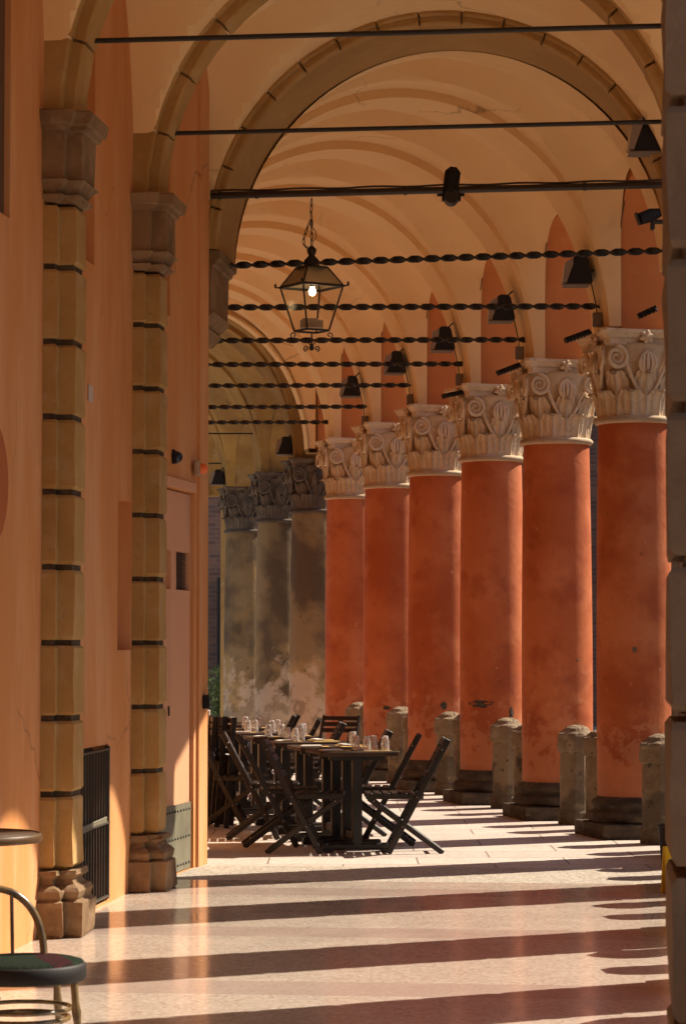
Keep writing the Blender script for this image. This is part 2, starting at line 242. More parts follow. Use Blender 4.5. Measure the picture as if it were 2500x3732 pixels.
# ------------------------------------------------------------------ mesh helpers
class MB:
    def __init__(s): s.v = []; s.f = []; s.sm = []
    def add(s, verts, faces, smooth=False):
        o = len(s.v); s.v += [tuple(p) for p in verts]
        for f in faces: s.f.append(tuple(i+o for i in f)); s.sm.append(smooth)
    def box(s, c, size, mat=None, ch=0.0):
        hx, hy, hz = [x/2 for x in size]; c = Vector(c)
        if ch <= 0:
            vs = [Vector((x*hx, y*hy, z*hz)) for x in (-1, 1) for y in (-1, 1) for z in (-1, 1)]
            fs = [(0, 1, 3, 2), (4, 6, 7, 5), (0, 4, 5, 1), (2, 3, 7, 6), (0, 2, 6, 4), (1, 5, 7, 3)]
        else:
            ch = min(ch, hx*.9, hy*.9, hz*.9)
            bm = bmesh.new()
            for x in (-1, 1):
                for y in (-1, 1):
                    for z in (-1, 1):
                        bm.verts.new((x*(hx-ch), y*(hy-ch), z*hz)); bm.verts.new((x*(hx-ch), y*hy, z*(hz-ch))); bm.verts.new((x*hx, y*(hy-ch), z*(hz-ch)))
            bmesh.ops.convex_hull(bm, input=bm.verts); bm.verts.index_update()
            vs = [v.co.copy() for v in bm.verts]; fs = [tuple(v.index for v in f.verts) for f in bm.faces]; bm.free()
        if mat is not None: vs = [mat @ v for v in vs]
        s.add([v + c for v in vs], fs)
    def beam(s, p0, p1, w, h, side=(0, 1, 0), ch=0.004):
        """box from p0 to p1; w measured along `side`, h across"""
        p0 = Vector(p0); p1 = Vector(p1); d = p1 - p0; L = d.length; d.normalize()
        sd = Vector(side); sd = (sd - d*sd.dot(d)).normalized(); t = d.cross(sd)
        m = Matrix((sd, t, d)).transposed()
        s.box((p0+p1)/2, (w, h, L), m, ch)
    def tube(s, pts, r, n=8, closed=False, smooth=True, cap=True):
        pts = [Vector(p) for p in pts]; N = len(pts); rings = []
        rr = r if isinstance(r, (list, tuple)) else [r]*N
        prev = None
        for i, p in enumerate(pts):
            a = pts[(i-1) % N] if (closed or i > 0) else p; bb = pts[(i+1) % N] if (closed or i < N-1) else p
            t = (bb-a).normalized()
            if prev is None:
                up = Vector((0, 0, 1)) if abs(t.z) < 0.9 else Vector((1, 0, 0)); x = t.cross(up).normalized()
            else: x = (prev - t*prev.dot(t)).normalized()
            prev = x; y = t.cross(x)
            rings.append([p + (x*math.cos(2*PI*k/n) + y*math.sin(2*PI*k/n))*rr[i] for k in range(n)])
        vs = [v for rg in rings for v in rg]; fs = []
        for i in range(N if closed else N-1):
            j = (i+1) % N
            for k in range(n): fs.append((i*n+k, i*n+(k+1) % n, j*n+(k+1) % n, j*n+k))
        s.add(vs, fs, smooth)
        if cap and not closed: s.add(rings[0], [tuple(range(n))[::-1]]); s.add(rings[-1], [tuple(range(n))])
    def lathe(s, prof, n=32, c=(0, 0), smooth=True, z0=0):
        vs = []; fs = []
        for r, z in prof:
            for k in range(n): vs.append((c[0]+r*math.cos(2*PI*k/n), c[1]+r*math.sin(2*PI*k/n), z+z0))
        for i in range(len(prof)-1):
            for k in range(n): fs.append((i*n+k, i*n+(k+1) % n, (i+1)*n+(k+1) % n, (i+1)*n+k))
        s.add(vs, fs, smooth)
        if prof[0][0] > 1e-4: s.add(vs[:n], [tuple(range(n))[::-1]])
        if prof[-1][0] > 1e-4: s.add(vs[-n:], [tuple(range(n))])
    def loft(s, rings, smooth=False, closed=True, caps=True):
        n = len(rings[0]); vs = [p for r in rings for p in r]; fs = []
        for i in range(len(rings)-1):
            for k in range(n if closed else n-1): fs.append((i*n+k, i*n+(k+1) % n, (i+1)*n+(k+1) % n, (i+1)*n+k))
        s.add(vs, fs, smooth)
        if caps: s.add(rings[0], [tuple(range(n))[::-1]]); s.add(rings[-1], [tuple(range(n))])
    def build(s, name, mat, parent=None, label=None, kind=None, recalc=True, angle=None):
        me = bpy.data.meshes.new(name); me.from_pydata(s.v, [], s.f)
        for p, q in zip(me.polygons, s.sm): p.use_smooth = q
        if recalc:
            bm = bmesh.new(); bm.from_mesh(me); bmesh.ops.recalc_face_normals(bm, faces=bm.faces); bm.to_mesh(me); bm.free()
        if angle: me.set_sharp_from_angle(angle=R(angle))
        me.materials.append(mat if not isinstance(mat, str) else M[mat])
        o = bpy.data.objects.new(name, me); col.objects.link(o)
        if parent is not None: o.parent = parent
        if label: o['label'] = label
        if kind: o['kind'] = kind
        return o
def tag(o, label, cat, group=None, kind=None):
    o['label'] = label; o['category'] = cat
    if group: o['group'] = group
    if kind: o['kind'] = kind
    return o
def empty(name, loc=(0, 0, 0), rz=0, label=None, cat=None, group=None):
    o = bpy.data.objects.new(name, None); o.empty_display_size = 0.1; col.objects.link(o); o.location = loc; o.rotation_euler = (0, 0, rz)
    if label: tag(o, label, cat, group)
    return o
def copy_tree(o, parent=None):
    c = o.copy(); col.objects.link(c); c.parent = parent
    for ch in [x for x in bpy.data.objects if x.parent == o]: copy_tree(ch, c)
    return c
def place(proto, used, loc, rz, label, group=None, scale=None):
    o = proto if not used[0] else copy_tree(proto)
    used[0] = True
    o.location = loc; o.rotation_euler = (0, 0, rz); o['label'] = label
    if group: o['group'] = group
    if scale: o.scale = scale
    return o

# near frame: u along the near wall, v across towards the street
UX, UY = 0.1064, 0.9943
def NP(u, v, z=0): return Vector((-1.683 + u*UX + v*UY, 14.6 + u*UY - v*UX, z))
NRZ = -math.atan2(UX, UY)

# ------------------------------------------------------------------ ground
def sheet(name, pts, z, mat, t=0.1):
    mb = MB(); n = len(pts)
    mb.add([(x, y, z) for x, y in pts] + [(x, y, z-t) for x, y in pts], [tuple(range(n))] + [tuple(range(n, 2*n))[::-1]] + [(i, i+n, (i+1) % n+n, (i+1) % n) for i in range(n)])
    o = mb.build(name, mat); o['kind'] = 'structure'; return o
sheet('street', [(-150, -60), (150, -60), (150, 260), (-150, 260)], -0.15, 'street')
def Xc(Y): return 2.45 - 0.2045*(Y-22.0)          # red column line
a = NP(-17, 4.25); b_ = NP(3.35, 4.25); c_ = NP(3.35, -2.5); d_ = NP(-17, -2.5)
sheet('polished_floor', [(a.x, a.y), (b_.x, b_.y), (c_.x, c_.y), (d_.x, d_.y)], 0.0, 'terrazzo', 0.149)
e_ = NP(4.55, 4.4); f_ = NP(4.55, -2.5)
sheet('threshold', [(b_.x, b_.y), (e_.x, e_.y), (f_.x, f_.y), (c_.x, c_.y)], -0.002, 'threshold', 0.147)
sheet('paving', [(e_.x, e_.y), (3.0, 22.0), (Xc(35)+.55, 35), (-2.2, 47), (-7.5, 47), (-7.5, 18), (f_.x, f_.y)], -0.004, 'slab_floor', 0.145)
mb = MB()
for i in range(12):     # kerb stones along the street edge of the red portico
    y0 = 20.0 + i*1.4; y1 = y0 + 1.385
    if y1 > 36: break
    q = [Vector((Xc(y)+dx, y, 0)) for y, dx in ((y0, .50), (y0, .76), (y1, .76), (y1, .50))]
    mb.loft([[p + Vector((0, 0, -.15)) for p in q], [p + Vector((0, 0, .006)) for p in q]])
k = mb.build('kerb', 'threshold'); k['kind'] = 'structure'

# ------------------------------------------------------------------ near building
near = empty('orange_palace', NP(0, 0), 0, 'orange plastered palace with stone pilasters and a cream vault', 'building')
def nb(mb, name, mat, parent=near, label=None):
    """near-building part: world-coordinate mesh parented to the palace"""
    o = mb.build(name, mat, parent, label, angle=28)
    if parent is not None: o.matrix_parent_inverse = Matrix.Translation(-Vector(parent.location)) if parent.parent is None else Matrix.Identity(4)
    return o

def wall_holes(mb, pf, us, zs, holes, depth):
    """wall surface over a grid; pf(u, w, z) gives a point w behind the face. holes: (u0,u1,z0,z1,depth)"""
    U = sorted(set(us + [h[0] for h in holes] + [h[1] for h in holes])); Z = sorted(set(zs + [h[2] for h in holes] + [h[3] for h in holes]))
    for i in range(len(U)-1):
        for j in range(len(Z)-1):
            uc = (U[i]+U[i+1])/2; zc = (Z[j]+Z[j+1])/2
            if any(h[0] < uc < h[1] and h[2] < zc < h[3] for h in holes): continue
            mb.add([pf(U[i], 0, Z[j]), pf(U[i+1], 0, Z[j]), pf(U[i+1], 0, Z[j+1]), pf(U[i], 0, Z[j+1])], [(0, 1, 2, 3)])
    for u0, u1, z0, z1, d in holes:
        q = [(u0, z0), (u1, z0), (u1, z1), (u0, z1)]
        for k in range(4):
            (a0, b0), (a1, b1) = q[k], q[(k+1) % 4]
            mb.add([pf(a0, 0, b0), pf(a1, 0, b1), pf(a1, d, b1), pf(a0, d, b0)], [(0, 1, 2, 3)])
        mb.add([pf(u0, d, z0), pf(u1, d, z0), pf(u1, d, z1), pf(u0, d, z1)], [(0, 1, 2, 3)])
    z1 = Z[-1]; z0 = Z[0]   # solid behind
    q = [pf(U[0], 0, z0), pf(U[0], depth, z0), pf(U[-1], depth, z0), pf(U[-1], 0, z0)]; q2 = [pf(U[0], 0, z1), pf(U[0], depth, z1), pf(U[-1], depth, z1), pf(U[-1], 0, z1)]
    mb.add(q+q2, [(0, 1, 5, 4), (1, 2, 6, 5), (2, 3, 7, 6), (4, 5, 6, 7)])

VW = 0.05
mb = MB()
def pfA(u, w, z): return NP(u, VW-w, z)
holes = [(-2.1, -1.0, 3.82, 6.2, .59), (0.22, 1.2, 3.89, 6.2, .3), (2.88, 3.05, 3.92, 6.4, .3), (1.98, 2.44, 1.56, 2.52, .22), (0.55, 1.70, 0.02, .98, .12)]
wall_holes(mb, pfA, [-17, 2.7], [-.14, 7.2], [h for h in holes if h[1] < 2.7], .6)
nb(mb, 'wall', 'plaster')
# grille in the low opening beside the first pilaster
gr = MB(); sc_ = MB()
for i in range(14):
    u = 0.60 + i*0.083; gr.beam(NP(u, .045, .03), NP(u, .045, .96), .014, .014, ch=0)
for z in (.05, .50, .95): gr.beam(NP(.57, .052, z), NP(1.69, .052, z), .012, .03, (0, 0, 1), 0)
gr.beam(NP(.58, .05, .03), NP(.58, .05, .97), .03, .03); gr.beam(NP(1.68, .05, .03), NP(1.68, .05, .97), .03, .03)
back = MB(); bx = [NP(.56, -.06, .03), NP(1.69, -.06, .03), NP(1.69, -.06, .97), NP(.56, -.06, .97)]; bx2 = [p + Vector((.012, 0, 0)) for p in bx]
back.loft([bx, bx2]); g_back = nb(back, 'grille_opening', 'dark')
gate = nb(gr, 'iron_grille', 'bar_steel')
gb = MB(); gb.beam(NP(.60, .06, .50), NP(1.60, .06, .52), .012, .04, (1, 0, 0)); nb(gb, 'grille_bar', 'metal_plate')

# wall section with the blind door, turning towards the street
B0 = (2.66, 0.05); B1 = (4.36, .165)
def pfB(t, w, z):
    u = B0[0] + (B1[0]-B0[0])*t; v = B0[1] + (B1[1]-B0[1])*t - w
    return NP(u, v, z)
mb = MB(); wall_holes(mb, pfB, [0, 1.0], [-.14, 7.2], [(.28, .955, .0, 2.68, .16), (0.12, .51, 3.87, 6.2, .3)], .6)
nb(mb, 'wall', 'plaster', label='wall bay holding the walled up door')
mb = MB()
def pfD(t, w, z): q = pfB(t, .028+w, z); return q
wall_holes(mb, pfD, [.285, .95], [.0, 2.67], [(.51, .61, 1.98, 2.25, .06), (.70, .935, 1.98, 2.25, .06)], .10)
door = nb(mb, 'door', 'door_plaster')
def part(mb, name, mat, par, label=None):
    o = mb.build(name, mat, par, label); o.matrix_parent_inverse = par.matrix_parent_inverse.copy(); o.matrix_parent_inverse = Matrix.Identity(4); return o
mb = MB()
for k in range(14):
    z = 1.985 + k*.0195; mb.beam(pfD(.705, .030, z), pfD(.93, .030, z), .008, .014, (0, 0, 1), 0)
mb.loft([[pfD(.703, .050, 1.982), pfD(.93, .050, 1.982), pfD(.93, .050, 2.248), pfD(.703, .050, 2.248)], [pfD(.703, .054, 1.982), pfD(.93, .054, 1.982), pfD(.93, .054, 2.248), pfD(.703, .054, 2.248)]])
part(mb, 'vent_grille', 'bar_steel', door)
mb = MB(); q0 = [pfD(t, w, z) for t, w, z in ((.29, -.004, .005), (.945, -.004, .005), (.945, -.004, .475), (.29, -.004, .475))]; q1 = [pfD(t, w, z) for t, w, z in ((.29, -.012, .005), (.945, -.012, .005), (.945, -.012, .475), (.29, -.012, .475))]
mb.loft([q0, q1]); plate = part(mb, 'kick_plate', 'metal_plate', door)
for z in (.05, .24, .43):
    for k in range(13):
        mb = MB(); mb.box(pfD(.32+k*.049, -.014, z), (.018, .018, .018), None, .006); part(mb, 'stud', 'iron', door)
mb = MB(); mb.beam(pfB(.28, -.008, 2.72), pfB(.955, -.008, 2.72), .02, .07, (1, 0, 0)); nb(mb, 'door_lintel', 'door_plaster')
mb = MB(); mb.beam(pfD(.56, -.01, 1.10), pfD(.56, -.01, 1.17), .012, .012, (1, 0, 0)); part(mb, 'keyhole_plate', 'iron', door)
# corner post of the wall
mb = MB()
q = [NP(4.36, .185), NP(4.66, .20), NP(4.66, -.5), NP(4.36, -.5)]
mb.loft([[p + Vector((0, 0, -.14)) for p in q], [p + Vector((0, 0, 7.2)) for p in q]]); nb(mb, 'wall_corner', 'plaster')
mb = MB(); q = [NP(4.66, -.06), NP(5.5, -.10), NP(5.5, -4), NP(4.66, -4)]
mb.loft([[p + Vector((0, 0, -.14)) for p in q], [p + Vector((0, 0, 7.2)) for p in q]]); nb(mb, 'return_wall', 'plaster')
# oculus on the first wall
mb = MB()
pts = [NP(-1.36 + .30*math.cos(t)*1.0, VW+.004, 2.42 + .30*math.sin(t)) for t in [2*PI*k/40 for k in range(40)]]
pt2 = [p + (NP(0, .012) - NP(0, 0)) for p in pts]
mb.loft([pts, pt2]); nb(mb, 'oculus', 'plaster_dark')

mb = MB(); mb.loft([[NP(u, VW-w, z) for u, z in ((-2.09, 3.83), (-1.01, 3.83), (-1.01, 6.19), (-2.09, 6.19))] for w in (.03, .10)]); nb(mb, 'recess_shade_panel', 'stem_shade_brown')  # dark brown panel standing in for the shade inside the deep recess
# pilasters
def plan(uc, e, vb=0.05, d=1):
    return [(-.21-e, vb), (-.21-e, .13+e), (-.14-e, .13+e), (-.14-e, .22+e), (.14+e, .22+e), (.14+e, .13+e), (.21+e, .13+e), (.21+e, vb)]
def pil(uc, seq, seed, amp=.004):
    rnd = random.Random(seed); mb = MB(); rings = []
    for z, e in seq:
        rings.append([NP(uc+u+rnd.uniform(-amp, amp), v+(rnd.uniform(-amp, amp) if v > .06 else 0), z+rnd.uniform(-amp, amp)*.4) for u, v in plan(uc, e)])
    mb.loft(rings); return mb
def blocks(z0, z1, h, rnd):
    seq = []; z = z0
    while z < z1 - .05:
        t = min(z+h, z1)
        ch = .014 + rnd.uniform(0, .008)
        seq += [(z, -.045), (z+.0155, -.045), (z+.016, -.010), (z+.016+ch, .001), (z+(t-z)*.5, .003*rnd.uniform(-1, 1)), (t-.016-ch, .001), (t-.016, -.010), (t-.0155, -.045)]
        z = t
    return seq
for i, uc in enumerate((-10.6, -7.95, -5.3, -2.66, 0.0, 2.66)):
    rnd = random.Random(i)
    nm = 'first visible stone pilaster from the left' if i == 4 else ('second stone pilaster, left of the walled door' if i == 5 else None)
    P = nb(pil(uc, blocks(.36, 4.04, .4155, rnd), i), 'pilaster', 'stone', near, nm)
    for z_ in [.36 + .4155*q for q in range(1, 9)]:
        jm = MB(); jm.loft([[NP(uc+u, v, z_+dz) for u, v in plan(uc, -.018)] for dz in (-.017, .017)])
        jm.build('mortar_joint', M['joint'], P)
    bs = pil(uc, [(.0, .055), (.02, .06), (.19, .06), (.20, .035), (.215, .045), (.25, .05), (.27, .03), (.285, .0), (.31, .0), (.335, .03), (.36, .02)], i+50, .010)
    o = bs.build('pilaster_base', M['impost_stone'], P); 
    im = pil(uc, [(4.04, -.01), (4.06, .02), (4.08, .035), (4.09, .005), (4.13, .03), (4.15, .045), (4.16, .06), (4.165, .04), (4.43, .045), (4.435, .065), (4.46, .07), (4.47, .095), (4.53, .11), (4.54, .10)], i+80, .004)
    im.build('impost', M['impost_stone'], P)
# ribs (two-step voussoirs)
VC = 1.895; RR = 1.675; ZS = 4.54
def rib(uc, hw_in, hw_out, seed, right=3.57, vc=VC, rr=RR, step=.07, n=13, mat='stone', name='transverse_arch', label=None):
    rnd = random.Random(seed); mb = MB()
    def ring(hw, r0, r1, g, j, n, sub=3):
        a0 = PI*j/n + g/rr/2; a1 = PI*(j+1)/n - g/rr/2
        rs = []
        for k in range(sub+1):
            a = a0+(a1-a0)*k/sub; jr = rnd.uniform(-.003, .003)
            ca, sa = math.cos(a), math.sin(a)
            rs.append([NP(uc+s*(hw-dd), vc - (r+jr)*ca, ZS + (r+jr)*sa) for s, r, dd in ((-1, r0+.012, 0), (-1, r0, .012), (1, r0, .012), (1, r0+.012, 0), (1, r1, 0), (-1, r1, 0))])
        mb.loft(rs)
    for j in range(n):
        ring(hw_in, rr, rr+.35, .018, j, n)
        ring(hw_out, rr+step, rr+.36, .018, j, n)
    # continuous core behind the joints
    rs = []
    for k in range(49):
        a = PI*k/48; rs.append([NP(uc+s*(hw_in-.04), vc - r*math.cos(a), ZS + r*math.sin(a)) for s, r in ((-1, rr+.05), (1, rr+.05), (1, rr+.33), (-1, rr+.33))])
    mb.loft(rs)
    rs = []
    for k in range(49):
        a = PI*k/48; rs.append([NP(uc+s*(hw_out-.03), vc - r*math.cos(a), ZS + r*math.sin(a)) for s, r in ((-1, rr+step+.03), (1, rr+step+.03), (1, rr+.34), (-1, rr+.34))])
    mb.loft(rs)
    return nb(mb, name, mat, near, label)
for i, uc in enumerate((-10.6, -7.95, -5.3, -2.66, 0.0, 2.66)):
    rib(uc, .14, .21, 20+i)
rib(4.98, .06, .10, 40, step=.05, n=17, label='narrow stone ring on the front of the wide arch')
mb = MB(); rs = []
for k in range(65):
    a_ = PI*k/64; rs.append([NP(uu, VC - r*math.cos(a_), ZS + r*math.sin(a_)) for uu, r in ((5.0, RR+.012), (5.90, RR+.012), (5.90, RR+.5), (5.0, RR+.5))])
mb.loft(rs, False); nb(mb, 'arch_soffit', 'soffit', near, 'smooth ochre soffit of the wide arch')
# wall ribs (stilted half rings on the wall) descending on each pilaster
def formeret(u0, u1, vb, seed, rise=1.78):
    mb = MB(); uc = (u0+u1)/2; b = (u1-u0)/2
    n = 11
    for j in range(n):
        rs = []
        for k in range(4):
            a = PI*(j + .02 + .96*k/3)/n
            if k == 3: a = PI*(j+.93)/n
            rs.append([NP(uc-(b+d)*math.cos(a), v, ZS+(rise+d)*math.sin(a)) for d, v in ((0, vb), (0, .10), (.12, .10), (.12, vb))])
        mb.loft(rs)
    return nb(mb, 'wall_rib', 'stone')
for u0, u1 in ((-5.1, -2.82), (-2.45, -.17), (.20, 2.49), (2.86, 4.76)): formeret(u0, u1, .04, 1)

def vault(mb, P, u0, u1, v0, v1, foot, zs, Hm, Hl, ribw, drop=.05, nu=40, nv=48, pw=2.0, dome=1.05):
    uc = (u0+u1)/2; b = (u1-u0)/2-ribw; vc = (v0+v1)/2; a = (v1-v0)/2; am = a-foot
    us = [u0] + ([u0+ribw-.002] if ribw > 0 else []) + [uc - b*math.cos(PI*i/nu) for i in range(nu+1)] + ([u1-ribw+.002] if ribw > 0 else []) + [u1]
    vs = [v0] + [vc - am*math.cos(PI*i/nv) for i in range(nv+1)] + [v1]
    if foot <= 0: vs = vs[1:-1]
    V = []
    for u in us:
        for v in vs:
            t = (v-vc)/am; s = (u-uc)/b
            zm = zs + Hm*math.sqrt(max(0, 1-t*t))
            if abs(s) >= 1.0005: z = zm - drop*(1 if abs(t) < 1 else 0)
            else:
                w = max(0, 1-abs(v-vc)/a); pe = 2 + (pw-2)*(1-w)**3; hl = Hl + (Hm*dome-Hl)*(1-(1-w)**1.25)
                z = max(zm, zs + hl*(max(0, 1-abs(s)**pe)**(1/pe)))
            V.append(P(u, v, z))
    n = len(vs); F = [(i*n+j, i*n+j+1, (i+1)*n+j+1, (i+1)*n+j) for i in range(len(us)-1) for j in range(n-1)]
    mb.add(V, F, True)
mb = MB()
for u0, u1 in ((-13.25, -10.6), (-10.6, -7.95), (-7.95, -5.3), (-5.3, -2.66), (-2.66, 0), (0, 2.66), (2.66, 5.08)):
    vault(mb, NP, u0, u1, 0.02, 3.77, 0.12, ZS, 1.76, 1.78, .18, 0)
o = nb(mb, 'vault', 'vault')
# crown cover above everything so no light leaks down
mb = MB()
q = [NP(-17, -1), NP(-17, 4.25), NP(5.85, 4.25), NP(5.85, -1)]
mb.loft([[p + Vector((0, 0, 6.75)) for p in q], [p + Vector((0, 0, 9.5)) for p in q]]); nb(mb, 'upper_storey', 'roof_mass')

# right piers
piers = [19.75, 17.37, 14.68, 12.33, 9.75, 7.35, 4.9, 2.3, -.4]
def pier_x(Y):
    if Y < 8: return .842 + .1*(Y-7.0)
    return 1.90 + .105*(Y-14.6)
zsA = 4.42
mb = MB(); mb.box((1.3, -.6, 3), (.5, 6.0, 6.6)); mb.box((-1, -4, 3), (6, .5, 6.6)); nb(mb, 'unseen_shade_wall', 'plaster')  # unseen walls added behind the camera to darken camera-facing stone
def pier_mesh(x0, yc, hw=.33, th=.60, seed=0, z1=zsA, amp=.006):
    rnd = random.Random(seed); mb = MB(); rings = []
    seq = [(-.14, .03), (.30, .03), (.31, 0)] + [(z, e) for z, e in blocks(.33 if seed != 5 else .16, z1, .4155 if seed != 5 else .4155, rnd)] + [(z1, 0)]
    sk = .1
    for z, e in seq:
        q = [(x0-e, yc-hw-e), (x0-e+sk*2*hw, yc+hw+e), (x0+th+e+sk*2*hw, yc+hw+e), (x0+th+e, yc-hw-e)]
        rings.append([Vector((x+rnd.uniform(-amp, amp), y+rnd.uniform(-amp, amp), z)) for x, y in q])
    mb.loft(rings); return mb
pier_objs = []
for i, Y in enumerate(piers):
    lab = {5: 'rough stone pier closest to the viewer at the right edge'}.get(i)
    pier_objs.append(nb(pier_mesh(pier_x(Y), Y, seed=i), 'pier', 'pier_stone', near, lab))
def arcade(mb, A, B, ww, zs, rise, ztop, th, pw=2.0):
    """arcade wall from A to B (xy of pier centres on the inner face), thickness th towards +X"""
    A = Vector((*A, 0)); B = Vector((*B, 0)); d = B-A; L = d.length; b = L/2-ww
    if b < .3: return
    T = Vector((th, 0, 0)); dn = d.normalized(); c = (A+B)/2
    ff = lambda q: max(0, 1-abs(q)**pw)**(1/pw)
    arch = [(c - dn*b*math.cos(PI*k/40), zs + rise*ff(math.cos(PI*k/40))) for k in range(41)]
    pts = [(A, zs)] + arch + [(B, zs)]
    for off in (Vector((0, 0, 0)), T):
        for i in range(len(pts)-1):
            p, z = pts[i]; q, w = pts[i+1]
            mb.add([p+off+Vector((0, 0, z)), q+off+Vector((0, 0, w)), q+off+Vector((0, 0, ztop)), p+off+Vector((0, 0, ztop))], [(0, 1, 2, 3)])
    for i in range(len(pts)-1):
        p, z = pts[i]; q, w = pts[i+1]
        mb.add([p+Vector((0, 0, z)), q+Vector((0, 0, w)), q+T+Vector((0, 0, w)), p+T+Vector((0, 0, z))], [(0, 1, 2, 3)], 0 < i < len(pts)-2)
mb = MB()
for i in range(len(piers)-1):
    arcade(mb, (pier_x(piers[i+1])+.035, piers[i+1]), (pier_x(piers[i])+.035, piers[i]), .33, zsA, 1.26, 9.4, .58)
nb(mb, 'arcade_wall', 'plaster')
# corbel of the wide arch at the corner
mb = MB(); rnd = random.Random(3); rings = []
for z, e in [(3.90, -.16), (3.93, -.13), (3.98, -.09), (4.00, -.11), (4.05, -.05), (4.08, -.02), (4.09, -.045), (4.43, -.035), (4.44, -.01), (4.47, 0), (4.48, .025), (4.54, .03)]:
    q = [(4.86-e*.6, -.12), (4.86-e*.6, .13+e), (4.93, .13+e), (4.93, .215+e), (5.78, .215+e), (5.78, .13+e), (5.86, .13+e), (5.86, -.12)]
    rings.append([NP(u+rnd.uniform(-.003, .003), v, z) for u, v in q])
mb.loft(rings); nb(mb, 'corbel', 'impost_stone')
# small wall fittings on the palace (things of their own)
def thing_mesh(mb, name, mat, label, cat, group=None, parts=()):
    return tag(mb.build(name, mat), label, cat, group)
rt = empty('alarm_beacon', pfB(.97, -.0, 2.86)+Vector((.01, 0, 0)), NRZ, 'small beige wall box with orange beacon lamp at the corner above the door', 'alarm')
mb = MB(); mb.box((.02, -.09, 0), (.035, .13, .11), None, .008); mb.build('housing', 'beige_plastic', rt)
mb = MB(); mb.tube([(.03, -.03, 0), (.065, -.03, 0), (.085, -.03, 0)], [.042, .038, .015], 14); mb.build('beacon', 'orange_plastic', rt)
rt = empty('wall_lamp', pfB(.56, -.0, 2.90), NRZ, 'small dark dome lamp on the wall above the walled door', 'lamp')
mb = MB(); mb.lathe([(0, -.05), (.032, -.036), (.043, -.01), (.042, .015), (.02, .036), (0, .04)], 16, (.03, 0)); mb.build('dome', 'blue_black', rt)
mb = MB(); mb.box((.01, 0, 0), (.02, .04, .10), None, .004); mb.build('bracket', 'black', rt)
mb = MB(); mb.box(NP(4.52, .21, 1.18), (.05, .10, .10), None, .006); thing_mesh(mb, 'intercom', 'black', 'small black box fixed to the orange corner of the wall', 'intercom')
mb = MB(); mb.beam(NP(1.02, .056, 3.10), NP(1.14, .056, 3.10), .008, .10, (1, 0, 0)); thing_mesh(mb, 'notice', 'paper', 'pale paper notice high on the orange wall between the pilasters', 'notice')

# ------------------------------------------------------------------ red portico (vault, arcade wall)
N = 7
def RP(u, v, z=0):
    """u = Y depth, v = X offset from the arcade's inner face"""
    return Vector((Xc(u) - .17 + v, u, z))
red = empty('red_column_portico', (0, 0, 0), 0, 'cream groin vaulted portico carried by the red columns', 'building')
W = 3.72
Yc = [22.0 + 2.3*i for i in range(6)]
mb = MB(); ys = [19.95, 22.0] + Yc[1:] + [35.2]
for i in range(len(ys)-1):
    def P1(u, v, z):      # the first bay narrows to meet the wide arch
        t = min(1, max(0, (u-ys[0])/(ys[1]-ys[0])))
        p = NP(5.885, .115 + 3.56*(v+W)/W, 4.537 + (z-4.21)*(1.686/1.965)); q = RP(ys[1], v, z); return p.lerp(q, t)
    vault(mb, P1 if i == 0 else RP, ys[i], ys[i+1], -W, 0, .10, 4.21, 2.04, 1.30, .25, 0.075, pw=5.0, dome=1.20)
mb.build('vault', 'vault', red, angle=28)
mb = MB()
for i in range(len(ys)-1):
    arcade(mb, (Xc(ys[i])-.17, ys[i]), (Xc(ys[i+1])-.17, ys[i+1]), .21, 4.21, 1.28, 9.2, .46, 5.0)
mb.build('arcade_wall', 'spandrel', red)
for i, Y in enumerate(Yc):
    cb = MB(); pts = [RP(Y-.10, -.16, 4.225), RP(Y-.16, -.07, 4.235), RP(Y-.215, -.02, 4.30)] + [RP(Y-.222, -.012, z) for z in (4.4, 4.7, 4.95)] + [RP(Y-.26, -.012, 5.12), RP(Y-.36, -.012, 5.28)]
    cb.tube(pts, .0055, 6); cb.build('wall_cable', 'painted_cable', red)
mb = MB(); q = [RP(20.0, -W), RP(20.0, .4), RP(35.6, .4), RP(35.6, -W-2)]
mb.loft([[p + Vector((0, 0, 6.75)) for p in q], [p + Vector((0, 0, 9.2)) for p in q]]); mb.build('upper_storey', 'roof_mass', red)
mb = MB(); q = [RP(20.3, -W-.35), RP(20.3, -W), RP(35.3, -W), RP(35.3, -W-.35)]
mb.loft([[p + Vector((0, 0, -.14)) for p in q], [p + Vector((0, 0, 6.5)) for p in q]]); mb.build('wall', 'plaster', red)

# grey portico beyond
gY = [36.3, 39.2, 42.8]; gX = [-.41, -.98, -1.61]
def GX(Y): return -.41 - .190*(Y-36.3)
grey = empty('old_stained_portico', (0, 0, 0), 0, 'old stained ochre vault on weathered grey columns beyond the red portico', 'building')
def GP(u, v, z=0): return Vector((GX(u)-.19+v, u, z))
mb = MB(); gy = [34.9, 36.3, 39.2, 42.6, 45.4]
for i in range(len(gy)-1): vault(mb, GP, gy[i], gy[i+1], -3.0, 0, .12, 4.15, 1.98, 1.2, .28, .07, dome=1.1)
mb.build('vault', 'grey_vault', grey, angle=28)
mb = MB()
for i in range(len(gy)-1):
    arcade(mb, (GX(gy[i])-.19, gy[i]), (GX(gy[i+1])-.19, gy[i+1]), .26, 4.15, .95 if i else .4, 8.5, .46)
mb.build('arcade_wall', 'grey_vault', grey)
mb = MB(); q = [GP(35.2, -3.2), GP(35.2, .4), GP(45.8, .4), GP(45.8, -3.2)]
mb.loft([[p + Vector((0, 0, 6.3)) for p in q], [p + Vector((0, 0, 8.6)) for p in q]]); mb.build('upper_storey', 'roof_mass', grey)
